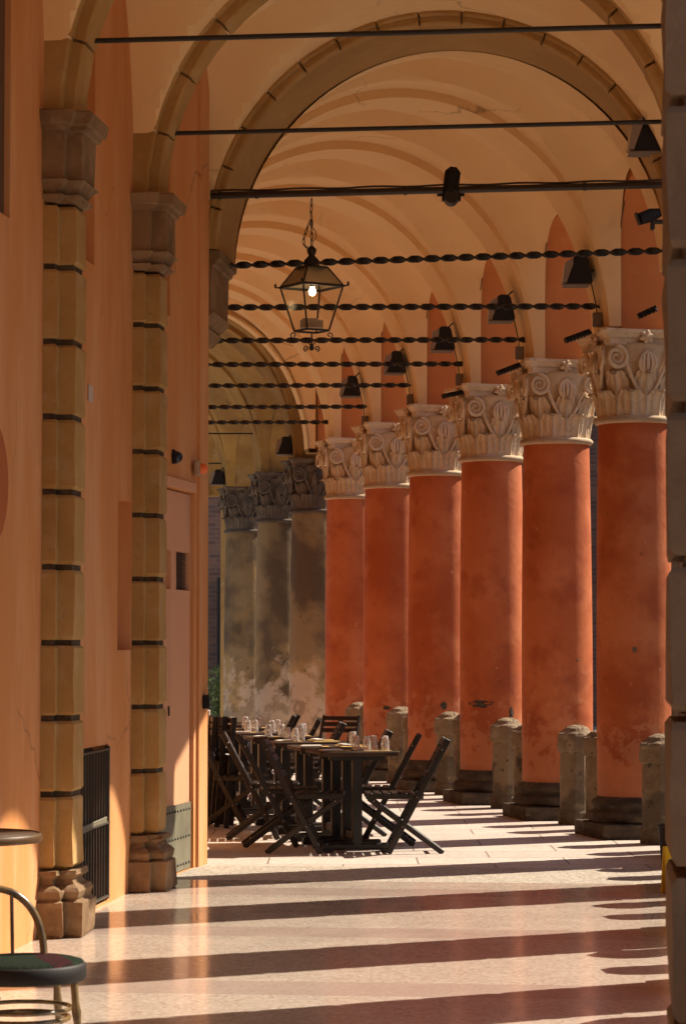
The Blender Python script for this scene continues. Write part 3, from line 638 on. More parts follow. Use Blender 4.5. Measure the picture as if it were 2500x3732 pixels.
# end pier of the old portico
mb = MB(); q = [(-2.10, 45.0), (-1.90, 45.0), (-1.92, 45.6), (-2.12, 45.6)]
q = [Vector((x, y, 0)) for x, y in q]
mb.loft([[p + Vector((0, 0, -.14)) for p in q], [p + Vector((0, 0, 4.4)) for p in q]]); mb.build('end_pilaster', 'stone', grey)

# ------------------------------------------------------------------ columns
def leaf(mb, ang, zb, h, w, r0, curl, z00):
    ns, ntt = 18, 18; rings_o = []; rings_i = []
    for j in range(ntt+1):
        t = j/ntt
        wt = w*(.62 + .48*math.sin(PI*min(1, t*1.05))**.7)*(1 + .26*abs(math.sin(5.2*PI*t)))*(1 if t < .82 else max(.25, 1-(t-.82)*3.6))
        out = .012 + .022*t + curl*max(0, t-.45)**2*3.3
        z = zb + h*(t if t < .88 else .88 + (t-.88)*.1 - (t-.88)**2*6)
        ro = []; ri = []
        for i in range(ns+1):
            s = -1 + 2*i/ns; a = ang + s*wt/(r0+out)/2
            rb = .0095*math.cos(s*PI*4)*min(1, t*2.5) - .014*s*s + .012*math.exp(-(s*6)**2)
            r = r0 + out + rb
            ro.append(Vector((r*math.cos(a), r*math.sin(a), z00+z))); ri.append(Vector(((r-.016)*math.cos(a), (r-.016)*math.sin(a), z00+z-.004)))
        rings_o.append(ro); rings_i.append(ri[::-1])
    mb.loft([a_+b_ for a_, b_ in zip(rings_o, rings_i)], True)
def capital(z00, H, rn, fine=True, style=0):
    mb = MB(); k = H/.74
    mb.lathe([(rn-.01, -.035), (rn+.025, -.03), (rn+.042, -.012), (rn+.042, .006), (rn+.025, .024), (rn-.005, .03), (rn-.012, .05), (rn-.01, .30), (rn+.015, .50), (rn+.05, .60), (rn+.06, .625)], 40, z0=z00)
    # abacus with concave sides
    def aba(e, z):
        pts = []
        hs = .375+e
        for s in range(4):
            a = PI/2*s
            for i in range(12):
                t = -1 + 2*i/12 if i else -1
                x = hs*.93*t; y = hs - .055*(1-t*t)
                if abs(t) == 1: x = -hs*.90; y = hs
                pts.append(Vector((x*math.cos(a)-y*math.sin(a), x*math.sin(a)+y*math.cos(a), z00+z)))
            x = hs*.90; y = hs
            pts.append(Vector((x*math.cos(a)-y*math.sin(a), x*math.sin(a)+y*math.cos(a), z00+z)))
        return pts[::-1] if False else pts
    # order corner points consistently (counter-clockwise)
    def aba2(e, z):
        pts = []; hs = .375+e
        for s in range(4):
            a = PI/2*s
            row = []
            for i in range(13):
                t = 1 - 2*i/12
                row.append((hs*.9*t, hs - .06*(1-t*t)))
            for x, y in row: pts.append(Vector((x*math.cos(a)-y*math.sin(a), x*math.sin(a)+y*math.cos(a), z00+z)))
        return pts
    mb.loft([aba2(e, z*k) for e, z in ((-.03, .605), (-.015, .615), (-.015, .665), (.0, .672), (.012, .70), (.03, .715), (.03, .74))])
    n = 8
    for i in range(n): leaf(mb, 2*PI*(i+.5)/n + PI/8*0, .02, .25*k, .20, rn-.012, .055, z00)
    for i in range(n): leaf(mb, 2*PI*i/n, .03, .42*k, .185, rn-.012, .07, z00)
    # volutes, stalks and ornaments on the four faces
    for s in range(4):
        a = PI/2*s
        def T(x, y, z): return Vector((x*math.cos(a)-y*math.sin(a), x*math.sin(a)+y*math.cos(a), z00+z))
        for sd in (-1, 1):
            cx, cz = sd*.265, .50*k; pts = []; rad = []
            for q in range(46):
                t = q/45; th = t*2*PI*2.15; r = .088*(1-t)**.85 + .010
                x = cx - sd*r*math.sin(th)*-1*-1 if False else cx + sd*r*math.cos(PI/2 + th)*1.0
                z = cz + r*math.sin(PI/2 + th)
                y = -(.355 - .02*abs(x)*0 + .012*math.sin(th*.5))
                pts.append(T(x, y + .04 - .05*abs(x)/.3, z)); rad.append(.0185*(1-.45*t))
            # stalk leading into the spiral
            st = []; n2 = 12
            for q in range(n2):
                t = q/n2; x = sd*(.055 + (.265-.055)*(t**.8)); z = (.22 + (.588-.22)*math.sin(t*PI/2)**1.15)*k
                st.append(T(x - sd*.0, -(rn+.02 + (.345-rn-.02)*t), z))
            st2 = [];
            mb.tube(st + pts, [.016]*n2 + rad, 7)
        # palmette
        for q in range(5):
            ph = (q-2)*.5
            pts = [T(math.sin(ph)*.085*math.sin(PI*min(1, t*1.0))**.8*1.0, -(rn+.055+.02*math.sin(PI*t)), (.36 + .20*t)*k) for t in [i/8 for i in range(9)]]
            mb.tube(pts, [.006+.012*math.sin(PI*i/8) for i in range(9)], 6)
        # flower on the abacus
        for q in range(6):
            th = 2*PI*q/6 + .3; mb.tube([T(0, -.335, .675*k), T(.045*math.cos(th), -.352, .675*k + .045*math.sin(th)), T(.062*math.cos(th), -.34, .675*k+.062*math.sin(th))], [.014, .022, .006], 7)
        mb.tube([T(0, -.33, .675*k), T(0, -.375, .675*k)], [.028, .014], 8)
    return mb
def make_column(zcap, H, rb, rtp, mat, cmat, bmat, name):
    root = empty(name, (0, 0, 0))
    root['category'] = 'column'
    mb = MB(); z0 = .33; n = 22
    prof = [(rb-.02, z0-.02)] + [(rb + (rtp-rb)*(t**1.8) + .006*math.sin(PI*t), z0 + (zcap-z0-.03)*t) for t in [i/n for i in range(n+1)]]
    mb.lathe(prof, 56); mb.build('shaft', mat, root)
    mb = MB(); rings = []; rnd = random.Random(4)
    for hw, z in ((.41, -.14), (.415, .06), (.41, .115), (.37, .12)):
        q = []
        for i in range(24):
            a = 2*PI*i/24; m_ = max(abs(math.cos(a)), abs(math.sin(a))); q.append(Vector((hw*math.cos(a)/m_, hw*math.sin(a)/m_, z)) + Vector((rnd.uniform(-.008, .008), rnd.uniform(-.008, .008), rnd.uniform(-.004, .004))))
        rings.append(q)
    mb.loft(rings)
    mb.lathe([(.36, .11), (.40, .135), (.41, .17), (.395, .205), (.36, .22), (.35, .235), (.365, .255), (.375, .28), (.36, .305), (.335, .32), (.325, .335)], 40)
    mb.build('base', bmat, root)
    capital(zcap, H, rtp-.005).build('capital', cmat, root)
    return root
RZ = math.atan(.2045)
ord_ = ['nearest', 'second', 'third', 'fourth', 'fifth', 'sixth and farthest']
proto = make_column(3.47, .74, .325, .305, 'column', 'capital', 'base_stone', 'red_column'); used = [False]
labs = ['red stucco column closest to the stone pier at the right edge', 'second red column from the right with sunlit right edge', 'third red column from the right with a grey scar low on its shaft',
        'fourth red column from the right, behind the nearest chairs', 'fifth red column from the right, beside the fourth', 'leftmost red column, next to the weathered grey columns']
for i, Y in enumerate(Yc):
    place(proto, used, (Xc(Y), Y, 0), RZ, labs[i], 'red columns of the portico')
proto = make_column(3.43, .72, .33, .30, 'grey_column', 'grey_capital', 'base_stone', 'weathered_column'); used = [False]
labs = ['weathered grey column with peeling patches beside the last red column', 'middle one of the three weathered grey columns', 'leftmost weathered grey column at the far end']
for i in range(3): place(proto, used, (gX[i], gY[i], 0), RZ*.9, labs[i], 'weathered grey columns')
def scar(Y, z, a0, w, h, name, mat, label, seed):
    mb = MB(); rnd = random.Random(seed); n = 22; cx, cy = Xc(Y), Y
    rr = .3255; out = []
    for i in range(n):
        t = 2*PI*i/n; k = 1 + rnd.uniform(-.22, .22); a = a0 + w/2/rr*math.cos(t)*k; zz = z + h/2*math.sin(t)*k
        out.append((a, zz))
    f = [Vector((cx+(rr+.006)*math.cos(a), cy+(rr+.006)*math.sin(a), zz)) for a, zz in out]; b2 = [Vector((cx+(rr-.02)*math.cos(a), cy+(rr-.02)*math.sin(a), zz)) for a, zz in out]
    cf = Vector((cx+(rr+.008)*math.cos(a0), cy+(rr+.008)*math.sin(a0), z))
    mb.add(f+b2+[cf], [(i, (i+1) % n, (i+1) % n+n, i+n) for i in range(n)] + [(i, (i+1) % n, 2*n) for i in range(n)])
    o = mb.build(name, mat); return o
colobjs = sorted([o for o in bpy.data.objects if o.name.startswith('red_column') and o.get('category') == 'column'], key=lambda o: o.location.y)
for idx, z, aa, w, h, seed in ((2, 1.0, -115, .27, .07, 1), (2, .90, -58, .05, .13, 2), (3, .93, -80, .07, .09, 3), (1, 1.45, -60, .03, .02, 4), (0, 1.55, -98, .04, .05, 5), (4, .85, -100, .08, .05, 6)):
    c0 = colobjs[idx]; o = scar(Yc[idx], z, R(aa), w, h, 'plaster_scar', 'base_stone' if idx > 1 else 'pier_stone', None, seed)
    bpy.context.view_layer.update(); o.parent = c0; o.matrix_parent_inverse = c0.matrix_world.inverted()
# ------------------------------------------------------------------ bollards
def bollard_mesh():
    mb = MB(); rnd = random.Random(11); rings = []
    for hw, z in ((.16, -.14), (.16, .10), (.145, .13), (.142, .40), (.138, .625), (.140, .64), (.160, .65), (.164, .70), (.162, .785), (.150, .80), (.115, .825), (.095, .85), (.05, .872), (.0, .878)):
        q = []
        for i in range(24):
            a = 2*PI*i/24; m_ = max(abs(math.cos(a)), abs(math.sin(a)), .78*(abs(math.cos(a))+abs(math.sin(a))))
            if z > .8: m_ = 1 - (1-m_)*.4
            q.append(Vector((hw*math.cos(a)/m_, hw*math.sin(a)/m_, z + rnd.uniform(-.007, .007))) + Vector((rnd.uniform(-.005, .005), rnd.uniform(-.005, .005), 0))*(1 if hw else 0))
        rings.append(q)
    mb.loft(rings, False); return mb
bo = bollard_mesh().build('stone_bollard', 'bollard'); bo['category'] = 'bollard'; used = [False]
bl = {0: 'worn stone bollard in front of the nearest red column', 1: 'worn stone bollard with domed top in front of the second red column', 2: 'worn stone bollard in front of the third red column',
      3: 'stone bollard beside the fourth red column, right of the chairs', 4: 'stone bollard beside the fifth red column', 5: 'small distant stone bollard before the leftmost red column'}
for i in range(6):
    Y = Yc[i] - .85
    place(bo, used, (Xc(Yc[i]) + .10, Y, 0), RZ + random.uniform(-.1, .1), bl[i], 'stone bollards along the portico')
for i in range(6):
    Y = Yc[i] - 1.55
    place(bo, used, (Xc(Yc[i]) + .26, Y, 0), RZ + random.uniform(-.1, .1), ['second stone bollard of the nearest bay, behind the front one', 'stone bollard tucked behind the nearest red column', 'stone bollard tucked behind the second red column', 'stone bollard tucked behind the third red column', 'stone bollard tucked behind the fourth red column', 'stone bollard tucked behind the fifth red column'][i], 'inner stone bollards', (1, 1, random.uniform(.95, 1.03)))
for pa in range(len(piers)-2):
    if piers[pa] < 5: break
    mid = (piers[pa]+piers[pa+1])/2
    for s in (-.33, .33):
        place(bo, used, (pier_x(mid)+.33, mid+s+.12, 0), random.random(), '%s bollard in the %s gap between stone piers, behind the front pier' % ('nearer' if s < 0 else 'farther', ['farthest', 'second farthest', 'third farthest', 'fourth farthest', 'second nearest', 'nearest'][pa]), 'bollards between the stone piers', (1, 1, 1.0))

# ------------------------------------------------------------------ tie rods
def rod_straight(name, p0, p1, r, mat, label, group):
    mb = MB(); mb.tube([p0, p1], r, 10)
    return tag(mb.build(name, mat), label, 'tie rod', group)
def at(x, y, Y): return Vector(((x-784)/6000*Y, Y, 1.6+(1472-y)/6000*Y))
rod_straight('tie_rod', NP(0.05, .20, 4.995), NP(.05, 3.62, 5.0), .015, 'iron', 'topmost plain black tie rod near the top of the picture', 'plain tie rods')
rod_straight('tie_rod', NP(2.72, .20, 4.99), NP(2.72, 3.62, 5.0), .015, 'iron', 'second plain black tie rod, below the topmost one', 'plain tie rods')
rt = empty('tie_pipe', (0, 0, 0), 0, 'thick black pipe carrying the lantern and the projector', 'pipe')
PA = NP(4.80, .19, 4.93); PB = NP(4.80, 3.65, 4.95)
mb = MB(); mb.tube([PA, PB], .026, 14); mb.build('pipe', 'pipe', rt)
for t in (.02, .1, .42, .8): 
    mb = MB(); c = PA.lerp(PB, t); dd = (PB-PA).normalized(); mb.tube([c-dd*.012, c+dd*.012], .031, 14); mb.build('pipe_joint', 'iron', rt)
mb = MB(); 
pts = [PA.lerp(PB, t) + Vector((0, 0, .036+.004*math.sin(t*40))) for t in [i/40 for i in range(41)]]
mb.tube(pts, .008, 6); mb.build('cable', 'cable', rt)
def twisted(p0, p1, half_turn=.13, w=.027, t=.009, seed=0):
    mb = MB(); p0 = Vector(p0); p1 = Vector(p1); L = (p1-p0).length; d = (p1-p0).normalized()
    up = Vector((0, 0, 1)); sd = d.cross(up).normalized(); up = sd.cross(d)
    n = int(L/half_turn*10); rings = []; ph = random.Random(seed).random()*3
    for i in range(n+1):
        s = L*i/n; a = ph + PI*s/half_turn + .5*math.sin(s*1.3+ph); ca, sa = math.cos(a), math.sin(a)
        rings.append([p0 + d*s + (up*(ca*x-sa*y) + sd*(sa*x+ca*y)) for x, y in ((-w, -t), (w, -t), (w, t), (-w, t))])
    mb.loft(rings); return mb
tl = ['thick twisted iron tie rod passing behind the lantern roof', 'twisted iron tie rod passing behind the lit bulb', 'twisted iron tie rod level with the lantern foot',
      'twisted iron tie rod just below the lantern', 'twisted iron tie rod, fifth from the top of its row', 'twisted iron tie rod, second lowest of its row', 'lowest and farthest twisted iron tie rod']
tw = [(NP(5.45, .19, 4.50), NP(5.2, 3.8, 4.53))]
for i in range(6):
    Y = Yc[i]; z = [4.435, 4.42, 4.44, 4.45, 4.42, 4.43][i]
    tw.append((Vector((Xc(Y)-.17-W+.02, Y+.0, z)), Vector((Xc(Y)-.15, Y, z+.01))))
for i, (p0, p1) in enumerate(tw): tag(twisted(p0, p1, .13+.004*i, seed=i).build('twisted_tie_rod', 'iron'), tl[i], 'tie rod', 'twisted iron tie rods')
# thin rods in the old portico
for i, (Y, z) in enumerate(((39.2, 4.75), (42.8, 4.55))):
    rod_straight('tie_rod', (GX(Y)-3.1, Y, z), (GX(Y)-.2, Y, z), .012, 'iron', ['thin tie rod in the old stained vault', 'farthest thin tie rod, against the brick wall'][i], 'thin tie rods of the old portico')
# twisted stubs by the capitals
sl = ['short twisted iron stub above the nearest capital', 'short twisted iron stub left of the nearest capital', 'short dark iron stub left of the second capital', 'short iron stub left of the third capital']
spos = [(at(1505, 700, 21.4), at(1462, 720, 21.4)), (at(1352, 755, 21.8), at(1295, 776, 21.7)), (at(1190, 832, 24.1), at(1138, 852, 24.0)), (at(1058, 895, 26.4), at(1012, 905, 26.3))]
for i, (p0, p1) in enumerate(spos):
    tag(twisted(p0, p1, .035, .024, .016, i).build('iron_stub', 'iron'), sl[i], 'iron bracket', 'iron stubs by the capitals')

# ------------------------------------------------------------------ lantern
LO = at(712, 651, 19.42)
ln = empty('lantern', LO, R(-14), 'black iron four sided lantern with a lit bulb hanging from the pipe', 'lantern')
def cor(Rr, z, k): a = PI/2*k; return Vector((Rr*math.cos(a), Rr*math.sin(a), z))
mb = MB()
for k in range(4):
    a0, a1 = k, k+1
    mb.beam(cor(.245, 0, a0), cor(.245, 0, a1), .018, .022, (0, 0, 1)); mb.beam(cor(.12, .143, a0), cor(.12, .143, a1), .014, .014, (0, 0, 1))
    mb.beam(cor(.133, -.33, a0), cor(.133, -.33, a1), .014, .018, (0, 0, 1))
    mb.beam(cor(.245, 0, a0), cor(.12, .143, a0), .014, .014, (0, 0, 1)); mb.beam(cor(.238, -.01, a0), cor(.133, -.33, a0), .013, .013, (0, 0, 1))
    mb.tube([cor(.245, 0, a0), cor(.285, .004, a0)], .006, 6); mb.tube([cor(.28, .0, a0), cor(.28, .022, a0), cor(.28, .035, a0)], [.008, .009, .002], 6)
mb.build('frame', 'iron', ln)
mb = MB()
for k in range(4): mb.loft([[cor(.240, .004, k), cor(.240, .004, k+1), cor(.120, .140, k+1), cor(.120, .140, k)], [cor(.243, .008, k), cor(.243, .008, k+1), cor(.122, .143, k+1), cor(.122, .143, k)]])
mb.build('roof_pane', 'frost', ln)
mb = MB()
for k in range(4): mb.loft([[cor(.232, -.01, k), cor(.232, -.01, k+1), cor(.128, -.325, k+1), cor(.128, -.325, k)], [cor(.235, -.01, k), cor(.235, -.01, k+1), cor(.131, -.325, k+1), cor(.131, -.325, k)]])
mb.build('glass_pane', 'pane', ln)
mb = MB(); mb.lathe([(.125, .140), (.10, .150), (.06, .160), (.052, .18), (.058, .195), (.04, .215), (.022, .235), (.03, .25), (.036, .27), (.034, .285), (.018, .30), (.006, .31)], 20); mb.build('finial', 'iron', ln)
mb = MB(); mb.lathe([(0, -.068), (.015, -.064), (.026, -.048), (.028, -.032), (.018, -.012), (.013, 0.01)], 16, (.005, 0)); mb.build('bulb', 'bulb', ln)
mb = MB(); mb.lathe([(.016, .0), (.018, .05), (.006, .06), (.006, .15)], 12, (.005, 0)); mb.build('socket', 'iron', ln)
mb = MB(); mb.box((0, 0, -.285), (.17, .17, .055), Matrix.Rotation(R(14), 3, 'Z'), .004); mb.box((-.01, 0, -.25), (.12, .12, .02), Matrix.Rotation(R(14), 3, 'Z'), .004); mb.build('ballast_box', 'beige_plastic', ln)
def spiral(c, r0, turns, sx, n=26, ph=0): return [Vector((c[0]+sx*r0*(1-.8*i/n)*math.cos(ph+turns*2*PI*i/n), c[1], c[2]+r0*(1-.8*i/n)*math.sin(ph+turns*2*PI*i/n))) for i in range(n+1)]
mb = MB(); rot = Matrix.Rotation(R(14), 3, 'Z')
for sx in (-1, 1):
    for pts in (spiral((sx*.133, 0, -.362), .026, 1.1, sx, ph=-PI/2), spiral((sx*.04, 0, -.462), .022, 1.3, sx, ph=-PI/2), [Vector((sx*.13, 0, -.388)), Vector((sx*.08, 0, -.395)), Vector((sx*.03, 0, -.41)), Vector((0, 0, -.45))]):
        mb.tube([rot @ p for p in pts], .005, 6)
mb.tube([(0, 0, -.34), (0, 0, -.43)], .006, 6); mb.lathe([(0, -.48), (.016, -.472), (.020, -.455), (.012, -.435), (.005, -.42)], 12)
mb.build('scrollwork', 'iron', ln)
mb = MB()
def chain(mb, pts, L=.034, r=.0035):
    tot = 0; segs = []
    P = [Vector(p) for p in pts]
    for i in range(len(P)-1):
        d = (P[i+1]-P[i]); n = max(1, int(d.length/L)); 
        for j in range(n): segs.append((P[i].lerp(P[i+1], j/n), P[i].lerp(P[i+1], (j+1)/n)))
    for i, (a, b) in enumerate(segs):
        c = (a+b)/2; d = (b-a).normalized(); s = d.cross(Vector((0, 1, 0))).normalized() if i % 2 else Vector((0, 1, 0)).lerp(Vector((1, 0, 0)), .35).normalized()
        h = (b-a).length*.62
        mb.tube([c + d*h*math.cos(t) + s*.0085*math.sin(t) for t in [2*PI*k/10 for k in range(10)]], r, 5, closed=True)
top = Matrix.Rotation(R(14), 3, 'Z') @ Vector((0, 0, .655))
chain(mb, [(0, 0, .31), (0, -.0, .40), (.0, 0, .50), (-.005, 0, .56), (.0, 0, .66)])
chain(mb, [(-.01, 0, .50), (-.035, 0, .44), (-.062, 0, .36), (-.06, 0, .32), (-.04, 0, .295), (-.0, 0, .29)])
mb.build('chain', 'iron', ln)
mb = MB(); mb.tube([Vector((.0, 0, .44)) + Vector((.035*math.sin(t), 0, -.05+.05*math.cos(t))) for t in [PI*k/12 for k in range(13)]], .003, 6); mb.tube([(0, 0, .44), (0, 0, .50)], .004, 6); mb.build('wire', 'cable', ln)

# projector on the pipe
pj = empty('projector', at(1033, 420, 19.22), 0, 'black projector clamped on the thick pipe', 'projector'); pj.scale = (1.15, 1.1, 1.2)
mb = MB(); mb.box((0, -.03, .02), (.10, .16, .19), Matrix.Rotation(R(8), 3, 'Y'), .03); mb.build('body', 'black', pj)
mb = MB(); mb.tube([(0, -.11, -.07), (0, .0, -.075)], .046, 18); mb.build('lens_barrel', 'iron', pj)
mb = MB(); mb.tube([(-.09, 0, -.045), (.085, 0, -.045)], .012, 8); mb.box((-.05, -.03, -.05), (.02, .07, .08), None, .004); mb.box((.05, -.03, -.05), (.02, .07, .08), None, .004); mb.build('clamp', 'black', pj)
# spotlight near pier
sp = empty('spotlight', at(1487, 494, 19.0), 0, 'small black spotlight beside the stone pier, under the pipe', 'spotlight')
mb = MB(); mb.tube([(-.07, -.03, -.005), (.02, 0, .03), (.09, 0, .05)], [.045, .05, .03], 14); mb.build('head', 'black', sp)
mb = MB(); mb.box((.03, 0, -.03), (.03, .06, .10), None, .006); mb.box((.10, 0, -.02), (.12, .05, .03), None, .005); mb.build('bracket', 'iron', sp)
mb = MB(); mb.box((-.08, -.01, .0), (.01, .10, .09), Matrix.Rotation(R(-20), 3, 'Y')); mb.build('shutter', 'iron', sp)

# floodlights
def flood_proto():
    root = empty('floodlight', (0, 0, 0)); root['category'] = 'floodlight'
    mb = MB()
    # wedge body: side profile in XZ, extruded in Y
    prof = [(-.045, .12), (-.02, .135), (.055, .13), (.075, .10), (.115, -.085), (.095, -.105), (-.10, -.10), (-.045, .06)]
    mb.loft([[Vector((x, y, z)) for x, z in prof] for y in (-.10, .10)]); mb.build('housing', 'black', root)
    mb = MB(); prof = [(-.048, .062), (-.05, .115), (-.115, .075), (-.14, -.09), (-.105, -.098)]
    mb.loft([[Vector((x, y, z)) for x, z in prof] for y in (-.092, .092)]); mb.build('glass', 'lens', root)
    mb = MB(); mb.box((-.02, 0, -.112), (.22, .20, .012), None, .003); mb.build('rim', 'greybox', root)
    mb = MB(); mb.beam((.09, 0, 0), (.20, 0, .05), .04, .012); mb.build('bracket', 'black', root)
    mb = MB(); mb.beam((.03, 0, .12), (.10, 0, .18), .04, .012); mb.build('bracket', 'black', root)
    mb = MB(); mb.tube([(.10, 0, -.05), (.125, 0, -.16), (.15, 0, -.28), (.16, 0, -.40)], .006, 6); mb.build('cable', 'cable', root)
    mb = MB(); mb.box((.16, 0, -.40), (.08, .06, .12), None, .006); mb.build('junction_box', 'greybox', root)
    return root
fp = flood_proto(); used = [False]
fpos = [(1325, 618, 21.95), (1150, 705, 24.25), (1015, 775, 26.55), (905, 829, 28.85), (803, 884, 31.15), (652, 1020, 36.2), (498, 1092, 42.6), (1490, 302, 19.15)]
fl = ['black floodlight above the gap between the two nearest red columns', 'black floodlight between the second and third capitals', 'black floodlight over the third capital', 'black floodlight over the fourth capital',
      'smallest black floodlight over the fifth capital', 'black floodlight under the old stained vault', 'black floodlight by the far brick wall', 'big black floodlight at the top right beside the stone pier']
for i, (x, y, Y) in enumerate(fpos):
    p = at(x, y, Y)
    place(fp, used, p, 0, fl[i], 'floodlights of the portico', (1, 1, 1) if i < 7 else (1.15, 1, 1.15))

# ------------------------------------------------------------------ furniture
def make_chair():
    root = empty('folding_chair', (0, 0, 0)); root['category'] = 'chair'
    for s in (-1, 1):
        mb = MB(); mb.beam((-.41, s*.19, .87), (.05, s*.19, .0), .022, .045); mb.build('long_leg', 'wood', root)
        mb = MB(); mb.beam((.20, s*.16, .42), (-.37, s*.16, .0), .022, .042); mb.build('short_leg', 'wood', root)
        for (x, z) in ((-.17, .43), (-.06, .205), (.16, .40), (-.36, .79)):
            mb = MB(); mb.box((x, s*.203, z), (.010, .006, .010), None, .003); mb.build('screw', 'screw', root)
    mb = MB()
    for i in range(7):
        x = -.20 + i*.066; mb.beam((x, -.20, .452), (x, .20, .452), .05, .016, (1, 0, 0))
    mb.beam((-.22, -.165, .43), (.22, -.165, .43), .02, .035); mb.beam((-.22, .165, .43), (.22, .165, .43), .02, .035)
    mb.build('seat', 'wood', root)
    mb = MB(); d = (Vector((-.41, 0, .87)) - Vector((.05, 0, 0))).normalized()
    for z in (.845, .785, .725, .60):
        t = (z)/.87; x = .05 - .46*t; c = Vector((x+.02, 0, z)); mb.beam(c + Vector((0, -.185, 0)), c + Vector((0, .185, 0)), .014, .048, (.88, 0, .47))
    mb.beam((-.385, 0, .86), (-.25, 0, .60), .05, .012); mb.build('backrest', 'wood_red', root)
    mb = MB()
    for p, q in (((-.30, -.16, .05), (-.30, .16, .05)), ((.01, -.19, .07), (.01, .19, .07)), ((-.06, -.19, .205), (-.06, .19, .205))): mb.beam(p, q, .016, .03, (0, 0, 1))
    mb.build('stretcher', 'wood', root)
    return root
def make_table():
    root = empty('dining_table', (0, 0, 0)); root['category'] = 'table'
    mb = MB()
    for i in range(7):
        x = -.27 + i*.09; mb.beam((x, -.30, .757), (x, .30, .757), .084, .024, (1, 0, 0), .005)
    mb.beam((-.31, -.30, .755), (.31, -.30, .755), .03, .04, (0, 1, 0), .008); mb.beam((-.31, .30, .755), (.31, .30, .755), .03, .04, (0, 1, 0), .008)
    mb.build('tabletop', 'table_top', root)
    for s in (-1, 1):
        mb = MB(); mb.beam((0, s*.19, .05), (0, s*.19, .735), .06, .075, (0, 1, 0), .006); mb.build('leg', 'wood', root)
        mb = MB(); mb.beam((-.27, s*.19, .04), (.27, s*.19, .04), .06, .05, (0, 1, 0), .01); mb.box((-.23, s*.19, .012), (.09, .07, .024), None, .004); mb.box((.23, s*.19, .012), (.09, .07, .024), None, .004)
        mb.build('foot', 'wood', root)
        mb = MB(); mb.beam((-.22, s*.19, .72), (.22, s*.19, .72), .05, .04, (0, 1, 0), .006); mb.build('top_rail', 'wood', root)
    mb = MB(); mb.beam((0, -.19, .12), (0, .19, .12), .04, .06, (1, 0, 0)); mb.build('stretcher', 'wood', root)
    return root
tp = make_table(); used_t = [False]; cp = make_chair(); used_c = [False]
TX = lambda Y: .13 - .2045*(Y-20.2)        # table row
tabs = [20.5, 21.3, 22.45, 23.5, 24.7, 25.75, 27.2]
tlab = ['nearest dark wooden table with upturned glasses', 'second table of the row, just behind the nearest one', 'third table of the row from the front', 'fourth table of the row, with napkins and glasses', 'fifth table of the row from the front', 'sixth table of the row, second farthest', 'farthest table of the row by the old columns']
for i, Y in enumerate(tabs): place(tp, used_t, (TX(Y), Y, 0), RZ, tlab[i], 'dark tables set in a row')
# chairs: right side faces -X, left side faces +X
def chair(x, y, rz, lab, grp): return place(cp, used_c, (x, y, 0), rz, lab, grp)
rlab = ['nearest folding chair on the right of the table row', 'second folding chair on the right of the row', 'third folding chair on the right of the row', 'fourth folding chair on the right, beyond the glasses', 'fifth folding chair on the right, its slatted back above the glasses', 'sixth folding chair on the right, small slatted back far away']
for i, (dx, Y, dr) in enumerate(((.28, 20.30, 2), (.26, 21.12, -3), (.24, 22.1, 3), (.30, 24.3, 5), (.32, 25.5, 0), (.36, 26.9, -6))):
    chair(TX(Y)+dx, Y, PI + R(dr), rlab[i], 'folding chairs right of the tables')
llab = ['nearest folding chair on the left of the table row', 'second folding chair on the left of the row', 'third folding chair on the left of the row', 'fourth folding chair on the left of the row', 'farthest visible folding chair on the left of the row']
for i, (dx, Y, dr) in enumerate(((-.32, 20.30, -3), (-.40, 20.95, 4), (-.40, 21.75, 2), (-.45, 22.95, -3), (-.46, 24.5, 0))):
    chair(TX(Y)+dx, Y, R(dr), llab[i], 'folding chairs left of the tables')
chair(-.15, 26.3, R(-110), 'lone folding chair standing apart before the leftmost red column', 'folding chairs right of the tables')
# folded chairs leaning by the wall corner
def folded():
    root = empty('folded_chair', (0, 0, 0)); root['category'] = 'chair'
    mb = MB()
    for s in (-1, 1): mb.beam((-.05, s*.19, .0), (.02, s*.19, .96), .022, .045)
    mb.build('long_leg', 'wood', root)
    mb = MB()
    for s in (-1, 1): mb.beam((.0, s*.16, .02), (.045, s*.16, .62), .022, .042)
    mb.build('short_leg', 'wood', root)
    mb = MB()
    for i in range(6): mb.beam((.02, -.19, .36+i*.06), (.02, .19, .36+i*.06), .016, .048, (1, 0, 0))
    mb.build('seat', 'wood', root)
    mb = MB()
    for z in (.93, .87, .81): mb.beam((.012, -.185, z), (.012, .185, z), .014, .046, (1, 0, 0))
    mb.build('backrest', 'wood_red', root)
    return root
fo = folded(); used = [False]
for i, (x, y) in enumerate(((-1.17, 23.35), (-1.09, 23.20), (-1.01, 23.05))):
    place(fo, used, (x, y, 0), R(8+i*3), ['folded chair at the back of the upright stack by the wall corner', 'middle folded chair of the upright stack by the wall corner', 'front folded chair of the upright stack by the wall corner'][i], 'folded chairs standing by the wall')
